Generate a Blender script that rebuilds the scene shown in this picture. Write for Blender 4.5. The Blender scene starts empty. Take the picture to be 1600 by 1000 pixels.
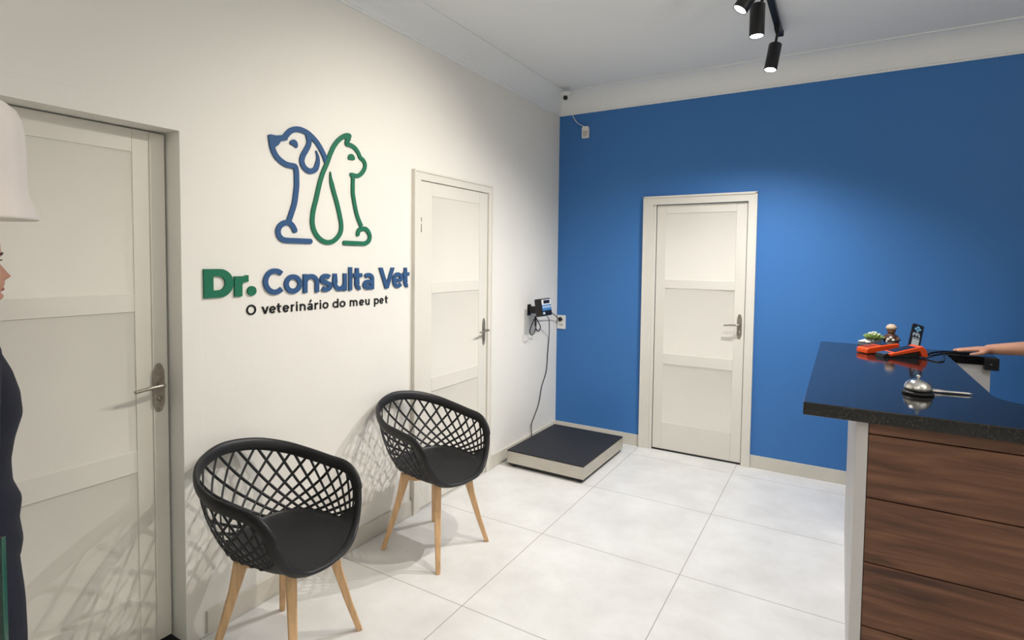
import bpy, bmesh, math, random
from mathutils import Vector, Matrix
random.seed(7)
PI = math.pi
sc = bpy.context.scene
COL = sc.collection

# ------------------------------------------------------------------ camera
F = 861.43; PX, PY = 798.86, 444.03
cam = bpy.data.cameras.new('camera'); co = bpy.data.objects.new('camera', cam); COL.objects.link(co)
cam.sensor_width = 36; cam.sensor_fit = 'HORIZONTAL'; cam.lens = 36 * F / 1600
cam.shift_x = -(PX - 800) / 1600; cam.shift_y = (PY - 500) / 1600
cam.clip_start = 0.02
yaw, pitch, roll = .5385, -.0437, .0113
fw = Vector((-math.sin(yaw) * math.cos(pitch), math.cos(yaw) * math.cos(pitch), math.sin(pitch)))
rt = fw.cross(Vector((0, 0, 1))).normalized(); up = rt.cross(fw)
r2 = rt * math.cos(roll) + up * math.sin(roll); u2 = -rt * math.sin(roll) + up * math.cos(roll)
m = Matrix((r2, u2, -fw)).transposed().to_4x4(); m.translation = Vector((2.2819, -4.664, 1.6108))
co.matrix_world = m
sc.camera = co

# ------------------------------------------------------------------ world, exposure
w = bpy.data.worlds.new('world'); sc.world = w; w.use_nodes = True
w.node_tree.nodes['Background'].inputs[0].default_value = (.9, .95, 1, 1)
w.node_tree.nodes['Background'].inputs[1].default_value = .3
vs = sc.view_settings
vs.view_transform = 'Standard'; vs.look = 'None'; vs.gamma = 1; vs.use_curve_mapping = False
vs.exposure = 0.0

SPOT_COL = (1.0, .93, .82)
def spot(name, loc, target, watts, size=75, blend=.9, radius=.011, color=SPOT_COL, parent=None):
    l = bpy.data.lights.new(name, 'SPOT'); l.energy = watts; l.color = color
    l.spot_size = math.radians(size); l.spot_blend = blend; l.shadow_soft_size = radius
    o = bpy.data.objects.new(name, l); COL.objects.link(o)
    o.location = loc
    o.rotation_euler = (Vector(target) - Vector(loc)).to_track_quat('-Z', 'Y').to_euler()
    return o
def area(name, loc, rot, sx, sy, watts, color):
    l = bpy.data.lights.new(name, 'AREA'); l.shape = 'RECTANGLE'; l.size = sx; l.size_y = sy; l.energy = watts; l.color = color
    o = bpy.data.objects.new(name, l); COL.objects.link(o); o.location = loc; o.rotation_euler = rot
    return o
# (lens position, direction target, watts, cone) for every head on the ceiling track
HEADS = [
    dict(top=(1.893, -.853, 2.985), lens=(1.868, -.884, 2.80), w=135, size=150, col=(1, .99, 1)),
    dict(top=(1.862, -1.470, 2.985), lens=(1.862, -1.474, 2.80), w=62, size=140, col=(1, .98, .96)),
    dict(top=(1.90, -1.70, 2.985), lens=(1.815, -1.725, 2.85), w=18, size=140, col=(1, .97, .93)),
    dict(top=(1.90, -2.30, 2.985), lens=(1.775, -2.30, 2.865), w=98, size=100),
    dict(top=(1.90, -2.72, 2.985), lens=(1.80, -2.76, 2.84), w=5, size=95),
]
area('ceiling_fill_light', (2.6, -5.6, 3.02), (0, 0, 0), .5, .5, 14, (1, .96, .9))  # ambient fill, from a lamp added behind the camera
FILL_UPL = [(1.2, -6.3, 68), (4.2, -3.5, 100)]      # added fill uplighters, standing out of view: x, y, watts

# ------------------------------------------------------------------ materials
def srgb(r, g, b):
    f = lambda c: (c / 255 / 12.92) if c / 255 <= .04045 else ((c / 255 + .055) / 1.055) ** 2.4
    return (f(r), f(g), f(b), 1)
def mat(name, col, rough=.5, metal=0, noise=0, nscale=8, bump=0, bscale=60, spec=.5, emit=None, estr=0, coat=0, stretch=None, trans=0, ior=1.45, sss=0):
    m = bpy.data.materials.new(name); m.use_nodes = True
    nt = m.node_tree; b = nt.nodes['Principled BSDF']
    b.inputs['Base Color'].default_value = col; b.inputs['Roughness'].default_value = rough
    b.inputs['Metallic'].default_value = metal; b.inputs['Specular IOR Level'].default_value = spec
    b.inputs['Coat Weight'].default_value = coat; b.inputs['IOR'].default_value = ior
    b.inputs['Transmission Weight'].default_value = trans
    if sss: b.inputs['Subsurface Weight'].default_value = sss; b.inputs['Subsurface Radius'].default_value = (.02, .008, .004)
    if emit: b.inputs['Emission Color'].default_value = emit; b.inputs['Emission Strength'].default_value = estr
    tc = nt.nodes.new('ShaderNodeTexCoord'); src = tc.outputs['Object']
    if stretch:
        mp = nt.nodes.new('ShaderNodeMapping'); mp.inputs['Scale'].default_value = stretch
        nt.links.new(src, mp.inputs['Vector']); src = mp.outputs['Vector']
    if noise:
        n = nt.nodes.new('ShaderNodeTexNoise'); n.inputs['Scale'].default_value = nscale; n.inputs['Detail'].default_value = 6
        nt.links.new(src, n.inputs['Vector'])
        r = nt.nodes.new('ShaderNodeValToRGB')
        r.color_ramp.elements[0].position = .3; r.color_ramp.elements[1].position = .7
        r.color_ramp.elements[0].color = tuple(c * (1 - noise) for c in col[:3]) + (1,)
        r.color_ramp.elements[1].color = tuple(min(1, c * (1 + noise)) for c in col[:3]) + (1,)
        nt.links.new(n.outputs['Fac'], r.inputs['Fac']); nt.links.new(r.outputs['Color'], b.inputs['Base Color'])
    if bump:
        n2 = nt.nodes.new('ShaderNodeTexNoise'); n2.inputs['Scale'].default_value = bscale; n2.inputs['Detail'].default_value = 4
        nt.links.new(src, n2.inputs['Vector'])
        bp = nt.nodes.new('ShaderNodeBump'); bp.inputs['Strength'].default_value = bump; bp.inputs['Distance'].default_value = .002
        nt.links.new(n2.outputs['Fac'], bp.inputs['Height']); nt.links.new(bp.outputs['Normal'], b.inputs['Normal'])
    return m
M = {}
M['wall'] = mat('white_wall_paint', srgb(236, 233, 226), .75, noise=.012, nscale=2, bump=.25, bscale=45)
M['blue'] = mat('blue_wall_paint', srgb(60, 118, 184), .62, noise=.02, nscale=2, bump=.2, bscale=45)
M['ceil'] = mat('ceiling_paint', srgb(238, 239, 238), .85, noise=.01, nscale=1.5)
M['door'] = mat('white_enamel_paint', srgb(226, 222, 212), .38, noise=.015, nscale=3, bump=.15, bscale=30)
M['black_plastic'] = mat('black_matte_plastic', srgb(30, 30, 32), .42, bump=.12, bscale=400)
M['dark'] = mat('black_plastic', srgb(22, 22, 24), .4)
M['beech'] = mat('beech_wood', srgb(214, 174, 130), .45, noise=.16, nscale=6, stretch=(12, 12, 1.2))
M['steel'] = mat('brushed_steel', srgb(200, 195, 185), .36, metal=1, noise=.08, nscale=14, stretch=(1, 1, 14))
M['chrome'] = mat('chrome', srgb(215, 213, 208), .16, metal=1)
M['bronze'] = mat('aged_nickel', srgb(168, 160, 150), .34, metal=.9, noise=.15, nscale=60)
M['rubber'] = mat('ribbed_black_rubber', srgb(38, 39, 44), .7, bump=.5, bscale=260)
M['logo_blue'] = mat('blue_acrylic', srgb(42, 82, 128), .65)
M['logo_green'] = mat('green_acrylic', srgb(12, 108, 78), .6)
M['letter_black'] = mat('black_acrylic', srgb(18, 17, 16), .4)
M['white_plastic'] = mat('white_plastic', srgb(235, 235, 232), .35)
M['laminate'] = mat('grey_white_laminate', srgb(206, 203, 202), .5, noise=.03, nscale=5, stretch=(1, 1, .3))
M['orange'] = mat('orange_plastic', srgb(235, 82, 28), .35)
M['screen'] = mat('dark_glass_screen', srgb(26, 22, 28), .1)
M['lens'] = mat('lamp_lens', (1, 1, 1, 1), .4, emit=(1, .97, .92, 1), estr=9)
M['skin'] = mat('skin', srgb(196, 145, 120), .5, noise=.05, nscale=25, sss=.05)
M['navy'] = mat('navy_cloth', srgb(30, 33, 47), .85, bump=.5, bscale=180, noise=.06, nscale=20)
M['hair'] = mat('dark_hair', srgb(48, 34, 28), .55, bump=.6, bscale=120, stretch=(1, 1, .15))
M['leaf'] = mat('succulent_leaf', srgb(140, 165, 92), .5, noise=.25, nscale=40)
M['pot'] = mat('grey_pot', srgb(84, 86, 88), .5, noise=.15, nscale=60)
M['white_flower'] = mat('white_petals', srgb(230, 228, 220), .5)
M['brown'] = mat('brown_fabric', srgb(86, 58, 48), .7, noise=.2, nscale=60)
M['cable'] = mat('black_cable', srgb(24, 24, 25), .5)
M['lip'] = mat('lips', srgb(160, 84, 80), .4)
M['lampshade'] = mat('glossy_white_shade', srgb(246, 236, 228), .42, coat=.12)

def walnut():
    m = bpy.data.materials.new('walnut_veneer'); m.use_nodes = True; nt = m.node_tree; b = nt.nodes['Principled BSDF']
    tc = nt.nodes.new('ShaderNodeTexCoord'); mp = nt.nodes.new('ShaderNodeMapping')
    mp.inputs['Scale'].default_value = (1.1, 1, 13)
    nt.links.new(tc.outputs['Object'], mp.inputs['Vector'])
    n = nt.nodes.new('ShaderNodeTexNoise'); n.inputs['Scale'].default_value = 2.4; n.inputs['Detail'].default_value = 8; n.inputs['Distortion'].default_value = .7
    nt.links.new(mp.outputs['Vector'], n.inputs['Vector'])
    r = nt.nodes.new('ShaderNodeValToRGB'); e = r.color_ramp.elements
    e[0].position = .28; e[0].color = srgb(70, 44, 33); e[1].position = .76; e[1].color = srgb(140, 98, 74)
    k = e.new(.46); k.color = srgb(104, 69, 50); k = e.new(.6); k.color = srgb(120, 82, 60)
    nt.links.new(n.outputs['Fac'], r.inputs['Fac']); nt.links.new(r.outputs['Color'], b.inputs['Base Color'])
    b.inputs['Roughness'].default_value = .5
    return m
M['walnut'] = walnut()
def granite():
    m = bpy.data.materials.new('black_granite'); m.use_nodes = True; nt = m.node_tree; b = nt.nodes['Principled BSDF']
    tc = nt.nodes.new('ShaderNodeTexCoord')
    n = nt.nodes.new('ShaderNodeTexNoise'); n.inputs['Scale'].default_value = 140; n.inputs['Detail'].default_value = 4
    nt.links.new(tc.outputs['Object'], n.inputs['Vector'])
    r = nt.nodes.new('ShaderNodeValToRGB'); e = r.color_ramp.elements
    e[0].position = .45; e[0].color = srgb(14, 14, 16); e[1].position = .72; e[1].color = srgb(46, 42, 39)
    nt.links.new(n.outputs['Fac'], r.inputs['Fac']); nt.links.new(r.outputs['Color'], b.inputs['Base Color'])
    b.inputs['Roughness'].default_value = .09; b.inputs['Specular IOR Level'].default_value = .6
    return m
M['granite'] = granite()
def tiles(name, x0, y0, size, use_xy=True):
    m = bpy.data.materials.new(name); m.use_nodes = True; nt = m.node_tree; b = nt.nodes['Principled BSDF']
    tc = nt.nodes.new('ShaderNodeTexCoord'); sp = nt.nodes.new('ShaderNodeSeparateXYZ'); nt.links.new(tc.outputs['Object'], sp.inputs[0])
    def mth(op, a, bv=None):
        n = nt.nodes.new('ShaderNodeMath'); n.operation = op
        for i, v in enumerate((a, bv)):
            if v is None: continue
            if isinstance(v, (int, float)): n.inputs[i].default_value = v
            else: nt.links.new(v, n.inputs[i])
        return n.outputs[0]
    def joint(c, off):
        t = mth('ADD', c, -off + size * 20); t = mth('MODULO', t, size); t = mth('SUBTRACT', t, size / 2); t = mth('ABSOLUTE', t)
        return mth('GREATER_THAN', t, size / 2 - .0019)
    j = mth('MAXIMUM', joint(sp.outputs['X'], x0), joint(sp.outputs['Y'], y0)) if use_xy else joint(sp.outputs['X'], x0)
    n = nt.nodes.new('ShaderNodeTexNoise'); n.inputs['Scale'].default_value = 3.2; n.inputs['Detail'].default_value = 9; n.inputs['Roughness'].default_value = .62
    nt.links.new(tc.outputs['Object'], n.inputs['Vector'])
    r = nt.nodes.new('ShaderNodeValToRGB'); e = r.color_ramp.elements
    e[0].position = .3; e[0].color = srgb(218, 216, 212); e[1].position = .68; e[1].color = srgb(236, 235, 232)
    nt.links.new(n.outputs['Fac'], r.inputs['Fac'])
    mx = nt.nodes.new('ShaderNodeMix'); mx.data_type = 'RGBA'
    nt.links.new(j, mx.inputs['Factor']); nt.links.new(r.outputs['Color'], mx.inputs[6]); mx.inputs[7].default_value = srgb(160, 154, 145)
    nt.links.new(mx.outputs[2], b.inputs['Base Color'])
    b.inputs['Roughness'].default_value = .42
    bp = nt.nodes.new('ShaderNodeBump'); bp.inputs['Strength'].default_value = .35; bp.inputs['Distance'].default_value = .002; bp.invert = True
    nt.links.new(j, bp.inputs['Height']); nt.links.new(bp.outputs['Normal'], b.inputs['Normal'])
    return m
M['tile'] = tiles('porcelain_floor_tile', .8179, -.2276, .8)
M['skirt'] = mat('porcelain_skirting', srgb(212, 207, 195), .4, noise=.04, nscale=5)
M['glass'] = mat('clear_green_glass', srgb(120, 190, 160), .02, trans=1, ior=1.5)

# ------------------------------------------------------------------ helpers
def obj(name, bm, m, parent=None, smooth=False, bevel=0, seg=2, loc=None):
    me = bpy.data.meshes.new(name); bmesh.ops.recalc_face_normals(bm, faces=bm.faces[:]); bm.to_mesh(me); bm.free()
    if m is not None: me.materials.append(M[m] if isinstance(m, str) else m)
    o = bpy.data.objects.new(name, me); COL.objects.link(o)
    if parent is not None: o.parent = parent
    if smooth: me.polygons.foreach_set('use_smooth', [True] * len(me.polygons))
    if bevel:
        b = o.modifiers.new('bevel', 'BEVEL'); b.width = bevel; b.segments = seg; b.limit_method = 'ANGLE'; b.angle_limit = math.radians(40)
        me.polygons.foreach_set('use_smooth', [True] * len(me.polygons))
        b.harden_normals = True
    if loc: o.location = loc
    return o
def thing(name, label, cat, loc=(0, 0, 0), rotz=0, group=None):
    o = bpy.data.objects.new(name, None); COL.objects.link(o); o.location = loc; o.rotation_euler = (0, 0, rotz); o.empty_display_size = .05
    o['label'] = label; o['category'] = cat
    if group: o['group'] = group
    return o
def tag(o, label, cat, group=None):
    o['label'] = label; o['category'] = cat
    if group: o['group'] = group
    return o
def struct(o, label=None):
    o['kind'] = 'structure'
    if label: o['label'] = label
    return o
def box(bm, x0, x1, y0, y1, z0, z1, mtx=None):
    vs = [bm.verts.new(Vector(p)) for p in ((x0, y0, z0), (x1, y0, z0), (x1, y1, z0), (x0, y1, z0), (x0, y0, z1), (x1, y0, z1), (x1, y1, z1), (x0, y1, z1))]
    if mtx is not None:
        for v in vs: v.co = mtx @ v.co
    for f in ((0, 3, 2, 1), (4, 5, 6, 7), (0, 1, 5, 4), (1, 2, 6, 5), (2, 3, 7, 6), (3, 0, 4, 7)): bm.faces.new([vs[i] for i in f])
    return vs
def B(*a, mtx=None):
    bm = bmesh.new(); box(bm, *a, mtx=mtx); return bm
def lathe(bm, prof, n=32, c=(0, 0, 0), mtx=None, closed=False):
    rings = []
    for r, z in prof:
        if r < 1e-6: rings.append([bm.verts.new((c[0], c[1], c[2] + z))])
        else: rings.append([bm.verts.new((c[0] + r * math.cos(2 * PI * i / n), c[1] + r * math.sin(2 * PI * i / n), c[2] + z)) for i in range(n)])
    for a, b in zip(rings, rings[1:]):
        for i in range(n):
            j = (i + 1) % n
            if len(a) == 1 and len(b) == 1: continue
            if len(a) == 1: bm.faces.new((a[0], b[i], b[j]))
            elif len(b) == 1: bm.faces.new((a[i], a[j], b[0]))
            else: bm.faces.new((a[i], a[j], b[j], b[i]))
    if mtx is not None:
        for rg in rings:
            for v in rg: v.co = mtx @ v.co
def tube(bm, pts, r, n=8, cap=True, closed=False):
    pts = [Vector(p) for p in pts]; N = len(pts)
    rr = r if isinstance(r, (list, tuple)) else [r] * N
    rings = []; prev = None
    for i, p in enumerate(pts):
        if closed: t = (pts[(i + 1) % N] - pts[i - 1]).normalized()
        else: t = (pts[min(i + 1, N - 1)] - pts[max(i - 1, 0)]).normalized()
        if prev is None:
            a = t.cross(Vector((0, 0, 1)))
            if a.length < .1: a = t.cross(Vector((1, 0, 0)))
            a.normalize()
        else:
            a = prev - t * prev.dot(t)
            a = a.normalized() if a.length > 1e-6 else prev
        prev = a; b = t.cross(a)
        rings.append([bm.verts.new(p + (a * math.cos(2 * PI * k / n) + b * math.sin(2 * PI * k / n)) * rr[i]) for k in range(n)])
    rng = range(N) if closed else range(N - 1)
    for i in rng:
        A, C = rings[i], rings[(i + 1) % N]
        for k in range(n): bm.faces.new((A[k], A[(k + 1) % n], C[(k + 1) % n], C[k]))
    if cap and not closed:
        bm.faces.new(rings[0][::-1]); bm.faces.new(rings[-1])
def cr(pts, n=8, closed=False):
    P = [Vector(p) for p in pts]; N = len(P); out = []
    seg = range(N) if closed else range(N - 1)
    g = (lambda i: P[i % N]) if closed else (lambda i: P[max(0, min(N - 1, i))])
    for i in seg:
        a, b, c, d = g(i - 1), g(i), g(i + 1), g(i + 2)
        for k in range(n):
            t = k / n
            out.append(.5 * ((2 * b) + (c - a) * t + (2 * a - 5 * b + 4 * c - d) * t * t + (3 * b - a - 3 * c + d) * t ** 3))
    if not closed: out.append(P[-1].copy())
    return out
def prism(bm, poly, to3, h0, h1):
    """poly: 2D outline; to3(a, b, h) -> 3D"""
    lo = [bm.verts.new(to3(a, b, h0)) for a, b in poly]; hi = [bm.verts.new(to3(a, b, h1)) for a, b in poly]
    bm.faces.new(lo[::-1]); bm.faces.new(hi); n = len(poly)
    for i in range(n): bm.faces.new((lo[i], lo[(i + 1) % n], hi[(i + 1) % n], hi[i]))
def frame_to(direction, loc):
    q = Vector(direction).normalized().to_track_quat('Z', 'Y'); mm = q.to_matrix().to_4x4(); mm.translation = Vector(loc); return mm

# ------------------------------------------------------------------ room shell
RX, RY, H, HC = 4.7, -7.2, 2.942, 3.10
D1 = (-4.34, -3.44, 2.11)        # door 1 opening in the left wall
bm = bmesh.new()
box(bm, -.30, 0, RY, D1[0], 0, HC + .1); box(bm, -.30, 0, D1[1], .3, 0, HC + .1); box(bm, -.30, 0, D1[0], D1[1], D1[2], HC + .1)
struct(obj('wall_left', bm, 'wall'))
bm = B(0, .905, 0, .15, 0, H); box(bm, 1.646, RX, 0, .15, 0, H); box(bm, .905, 1.646, 0, .15, 2.088, H); box(bm, .905, 1.646, .06, .15, 0, 2.088); wb = struct(obj('wall_back', bm, 'blue'))
wt = struct(obj('wall_back_top', B(0, RX, .0, .15, H, HC + .1), 'wall'))
struct(obj('wall_right', B(RX, RX + .15, RY, .15, 0, HC + .1), 'wall'))
struct(obj('wall_front', B(-.30, RX + .15, RY - .15, RY, 0, HC + .1), 'wall'))
struct(obj('floor', B(-.30, RX + .15, RY - .15, .15, -.12, 0), 'tile'))
struct(obj('ceiling', B(-.0, RX, RY, .0, HC, HC + .1), 'ceil'))
def cove(name, along, m='ceil'):
    bm = bmesh.new(); prof = [(0, H), (.010, H), (.012, H + .012), (.020, H + .014)]
    dx, dz = (.125, HC - H - .014) if along == 'y' else (.185, HC - H - .014)
    for k in range(1, 13):
        a = PI / 2 * k / 12
        prof.append((.020 + dx * (1 - math.cos(a)), H + .014 + (dz - .006) * math.sin(a)))
    e = prof[-1][0]; prof += [(e + .012, HC - .006), (e + .012, HC), (0, HC)]
    rows = []
    for s in ((0, RY) if along == 'y' else (0, RX)):
        rows.append([bm.verts.new((p, s, z) if along == 'y' else (s, -p, z)) for p, z in prof])
    n = len(prof)
    for i in range(n): bm.faces.new((rows[0][i], rows[0][(i + 1) % n], rows[1][(i + 1) % n], rows[1][i]))
    bm.faces.new(rows[0]); bm.faces.new(rows[1][::-1])
    return struct(obj(name, bm, m))
cove('trim_1', 'y'); cove('trim_2', 'x')
BB = .098
bm = bmesh.new(); box(bm, 0, .012, D1[1] + .083, -2.052, 0, BB)
box(bm, 0, .012, -1.168, -.012, 0, BB); struct(obj('baseboard_left', bm, 'skirt', bevel=.002, seg=1))
bm = bmesh.new(); box(bm, 0, .82, -.012, 0, 0, BB); box(bm, 1.712, RX, -.012, 0, 0, BB); struct(obj('baseboard_back', bm, 'skirt', bevel=.002, seg=1))

# ------------------------------------------------------------------ doors
# local frame of a door: a = along wall, z up, h = out of wall.  leaf face at h=0
def door_leaf(name, to3, a0, a1, z0, z1, panels, pa0, pa1, th=.035):
    """leaf with sunken panels: stiles/rails prisms plus thinner panel boards with sloped edges"""
    bm = bmesh.new()
    def bx(A0, A1, Z0, Z1, h0, h1): prism(bm, [(A0, Z0), (A1, Z0), (A1, Z1), (A0, Z1)], to3, h0, h1)
    bx(a0, pa0, z0, z1, -th, 0); bx(pa1, a1, z0, z1, -th, 0)
    zs = [z0] + [v for p in panels for v in p] + [z1]
    for i in range(0, len(zs), 2): bx(pa0, pa1, zs[i], zs[i + 1], -th, 0)
    for p0, p1 in panels:
        # chamfered sunken panel
        s = .012; d = .009
        o = [(pa0, p0), (pa1, p0), (pa1, p1), (pa0, p1)]; q = [(pa0 + s, p0 + s), (pa1 - s, p0 + s), (pa1 - s, p1 - s), (pa0 + s, p1 - s)]
        O = [bm.verts.new(to3(a, z, -.003)) for a, z in o]; Q = [bm.verts.new(to3(a, z, -d)) for a, z in q]
        bm.faces.new(Q)
        for i in range(4): bm.faces.new((O[i], O[(i + 1) % 4], Q[(i + 1) % 4], Q[i]))
    return obj(name, bm, 'door', bevel=.0015, seg=1)
def handle(parent, to3, a, z, sgn, m='bronze', plate=.20, pw=.042, th0=0):
    bm = bmesh.new(); hw = pw / 2; hh = plate / 2
    poly = []
    for k in range(13):
        t = PI * k / 12; poly.append((a + .62 * hw * math.cos(t), z + hh - .62 * hw + .62 * hw * math.sin(t)))
    poly = [(a + hw, z - hh + .035), (a + hw, z + hh - .035), (a + .8 * hw, z + hh - .022)] + poly + [(a - .8 * hw, z + hh - .022), (a - hw, z + hh - .035), (a - hw, z - hh + .035), (a - .8 * hw, z - hh + .022)]
    for k in range(13):
        t = PI + PI * k / 12; poly.append((a + .62 * hw * math.cos(t), z - hh + .62 * hw + .62 * hw * math.sin(t)))
    poly.append((a + .8 * hw, z - hh + .022))
    prism(bm, poly, to3, th0, th0 + .006)
    hd = obj('handle_plate', bm, m, parent, bevel=.0015)
    bm = bmesh.new()
    zz = z + .012
    tube(bm, [to3(a, zz, th0 + .004), to3(a, zz, th0 + .045)], .009, 12)
    pts = [to3(a, zz, th0 + .045), to3(a + sgn * .02, zz + .002, th0 + .05), to3(a + sgn * .06, zz, th0 + .05), to3(a + sgn * .11, zz - .006, th0 + .047)]
    tube(bm, cr(pts, 5), [.009] * 6 + [.008] * 5 + [.0065] * 5, 10)
    obj('lever', bm, m, hd, smooth=True)
    bm = bmesh.new()
    tube(bm, [to3(a, z - .045, th0 + .004), to3(a, z - .045, th0 + .012)], .009, 14); tube(bm, [to3(a, z - .045, th0 + .012), to3(a, z - .045, th0 + .016)], .0035, 8)
    for dz in (hh - .014, -hh + .014): tube(bm, [to3(a, z + dz, th0 + .005), to3(a, z + dz, th0 + .008)], .0035, 8)
    obj('lock_cylinder', bm, m, hd, smooth=True)
    return hd
PAN = [(.243, .747), (.835, 1.390), (1.462, 2.015)]
# door 1, recessed in the left wall
L1 = lambda a, z, h: Vector((-.10 + h, a, z))
d1 = door_leaf('door_1', L1, -4.31, -3.448, .02, 2.104, PAN, -4.19, -3.566); struct(d1, 'white panelled door deep in its reveal at the left edge')
obj('edge_strip', (lambda b: (prism(b, [(-3.505, .02), (-3.449, .02), (-3.449, 2.10), (-3.505, 2.10)], L1, 0, .006), b)[1])(bmesh.new()), 'door', d1, bevel=.001)
handle(d1, L1, -3.486, 1.075, -1, plate=.20, pw=.044, th0=.006)
bm = bmesh.new()
prism(bm, [(-4.34, 0), (-4.312, 0), (-4.312, 2.107), (-4.34, 2.107)], L1, -.06, .0); obj('jamb', bm, 'door', d1); bm = bmesh.new()
prism(bm, [(-4.34, .0), (-3.44, .0), (-3.44, .004), (-4.34, .004)], L1, -.2, .1)
obj('threshold', bm, 'dark', d1)
# flat casing around the opening
W1 = lambda a, z, h: Vector((h, a, z))
bm = bmesh.new()
prism(bm, [(D1[1], 0), (D1[1] + .078, 0), (D1[1] + .078, 2.19), (D1[0] - .078, 2.19), (D1[0] - .078, 0), (D1[0], 0), (D1[0], 2.11), (D1[1], 2.11)], W1, 0, .0022)
obj('casing', bm, 'wall', d1, bevel=.0008)
# door 2, almost flush in the left wall
L2 = lambda a, z, h: Vector((.012 + h, a, z))
d2 = door_leaf('door_2', L2, -1.984, -1.219, .012, 2.10, PAN, -1.868, -1.325, th=.012); struct(d2, 'white panelled door in the left wall beyond the lettering')
bm = bmesh.new(); c0, c1, ct = -2.050, -1.172, 2.159
prism(bm, [(c0, 0), (-1.988, 0), (-1.988, 2.104), (-1.214, 2.104), (-1.214, 0), (c1, 0), (c1, ct), (c0, ct)], W1, 0, .022)
prism(bm, [(c0 - .0012, 0), (c0 + .010, 0), (c0 + .010, ct), (c0 - .0012, ct)], W1, 0, .027)
prism(bm, [(c0 - .0018, ct - .008), (c1 + .006, ct - .008), (c1 + .006, ct + .006), (c0 - .0018, ct + .006)], W1, 0, .0285)
prism(bm, [(c1 - .008, 0), (c1 + .006, 0), (c1 + .006, ct), (c1 - .008, ct)], W1, 0, .028)
obj('casing', bm, 'door', d2, bevel=.002)
handle(d2, L2, -1.262, 1.078, -1, plate=.20, pw=.034)
bm = bmesh.new(); tube(bm, [L2(-1.985, 1.78, .004), L2(-1.985, 1.87, .004)], .007, 10); obj('hinge', bm, 'bronze', d2, smooth=True)
# door 3, in the blue wall
L3 = lambda a, z, h: Vector((a, -h, z))
d3 = door_leaf('door_3', lambda a, z, h: L3(a, z, h + .002), .930, 1.640, .014, 2.085, PAN, 1.008, 1.562, th=.035); struct(d3, 'white panelled door in the blue wall')
bm = bmesh.new()
W3 = L3
c0, c1, ct = .822, 1.708, 2.157
prism(bm, [(c0, 0), (.900, 0), (.900, 2.09), (1.650, 2.09), (1.650, 0), (c1, 0), (c1, ct), (c0, ct)], W3, 0, .026)
prism(bm, [(.900, 0), (.926, 0), (.926, 2.09), (.900, 2.09)], W3, 0, .012)
prism(bm, [(1.644, 0), (1.652, 0), (1.652, 2.09), (1.644, 2.09)], W3, 0, .012)
prism(bm, [(c0 - .005, 0), (c0 + .010, 0), (c0 + .010, ct), (c0 - .005, ct)], W3, 0, .033)
prism(bm, [(c1 - .010, 0), (c1 + .005, 0), (c1 + .005, ct), (c1 - .010, ct)], W3, 0, .033)
prism(bm, [(c0 - .005, ct - .012), (c1 + .005, ct - .012), (c1 + .005, ct + .005), (c0 - .005, ct + .005)], W3, 0, .033)
obj('casing', bm, 'door', d3, bevel=.002)
handle(d3, lambda a, z, h: L3(a, z, h + .002), 1.606, 1.105, -1, plate=.195, pw=.036)
bm = bmesh.new(); prism(bm, [(.926, 0), (1.644, 0), (1.644, .013), (.926, .013)], W3, -.0, .004); obj('threshold', bm, 'dark', d3)

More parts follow.
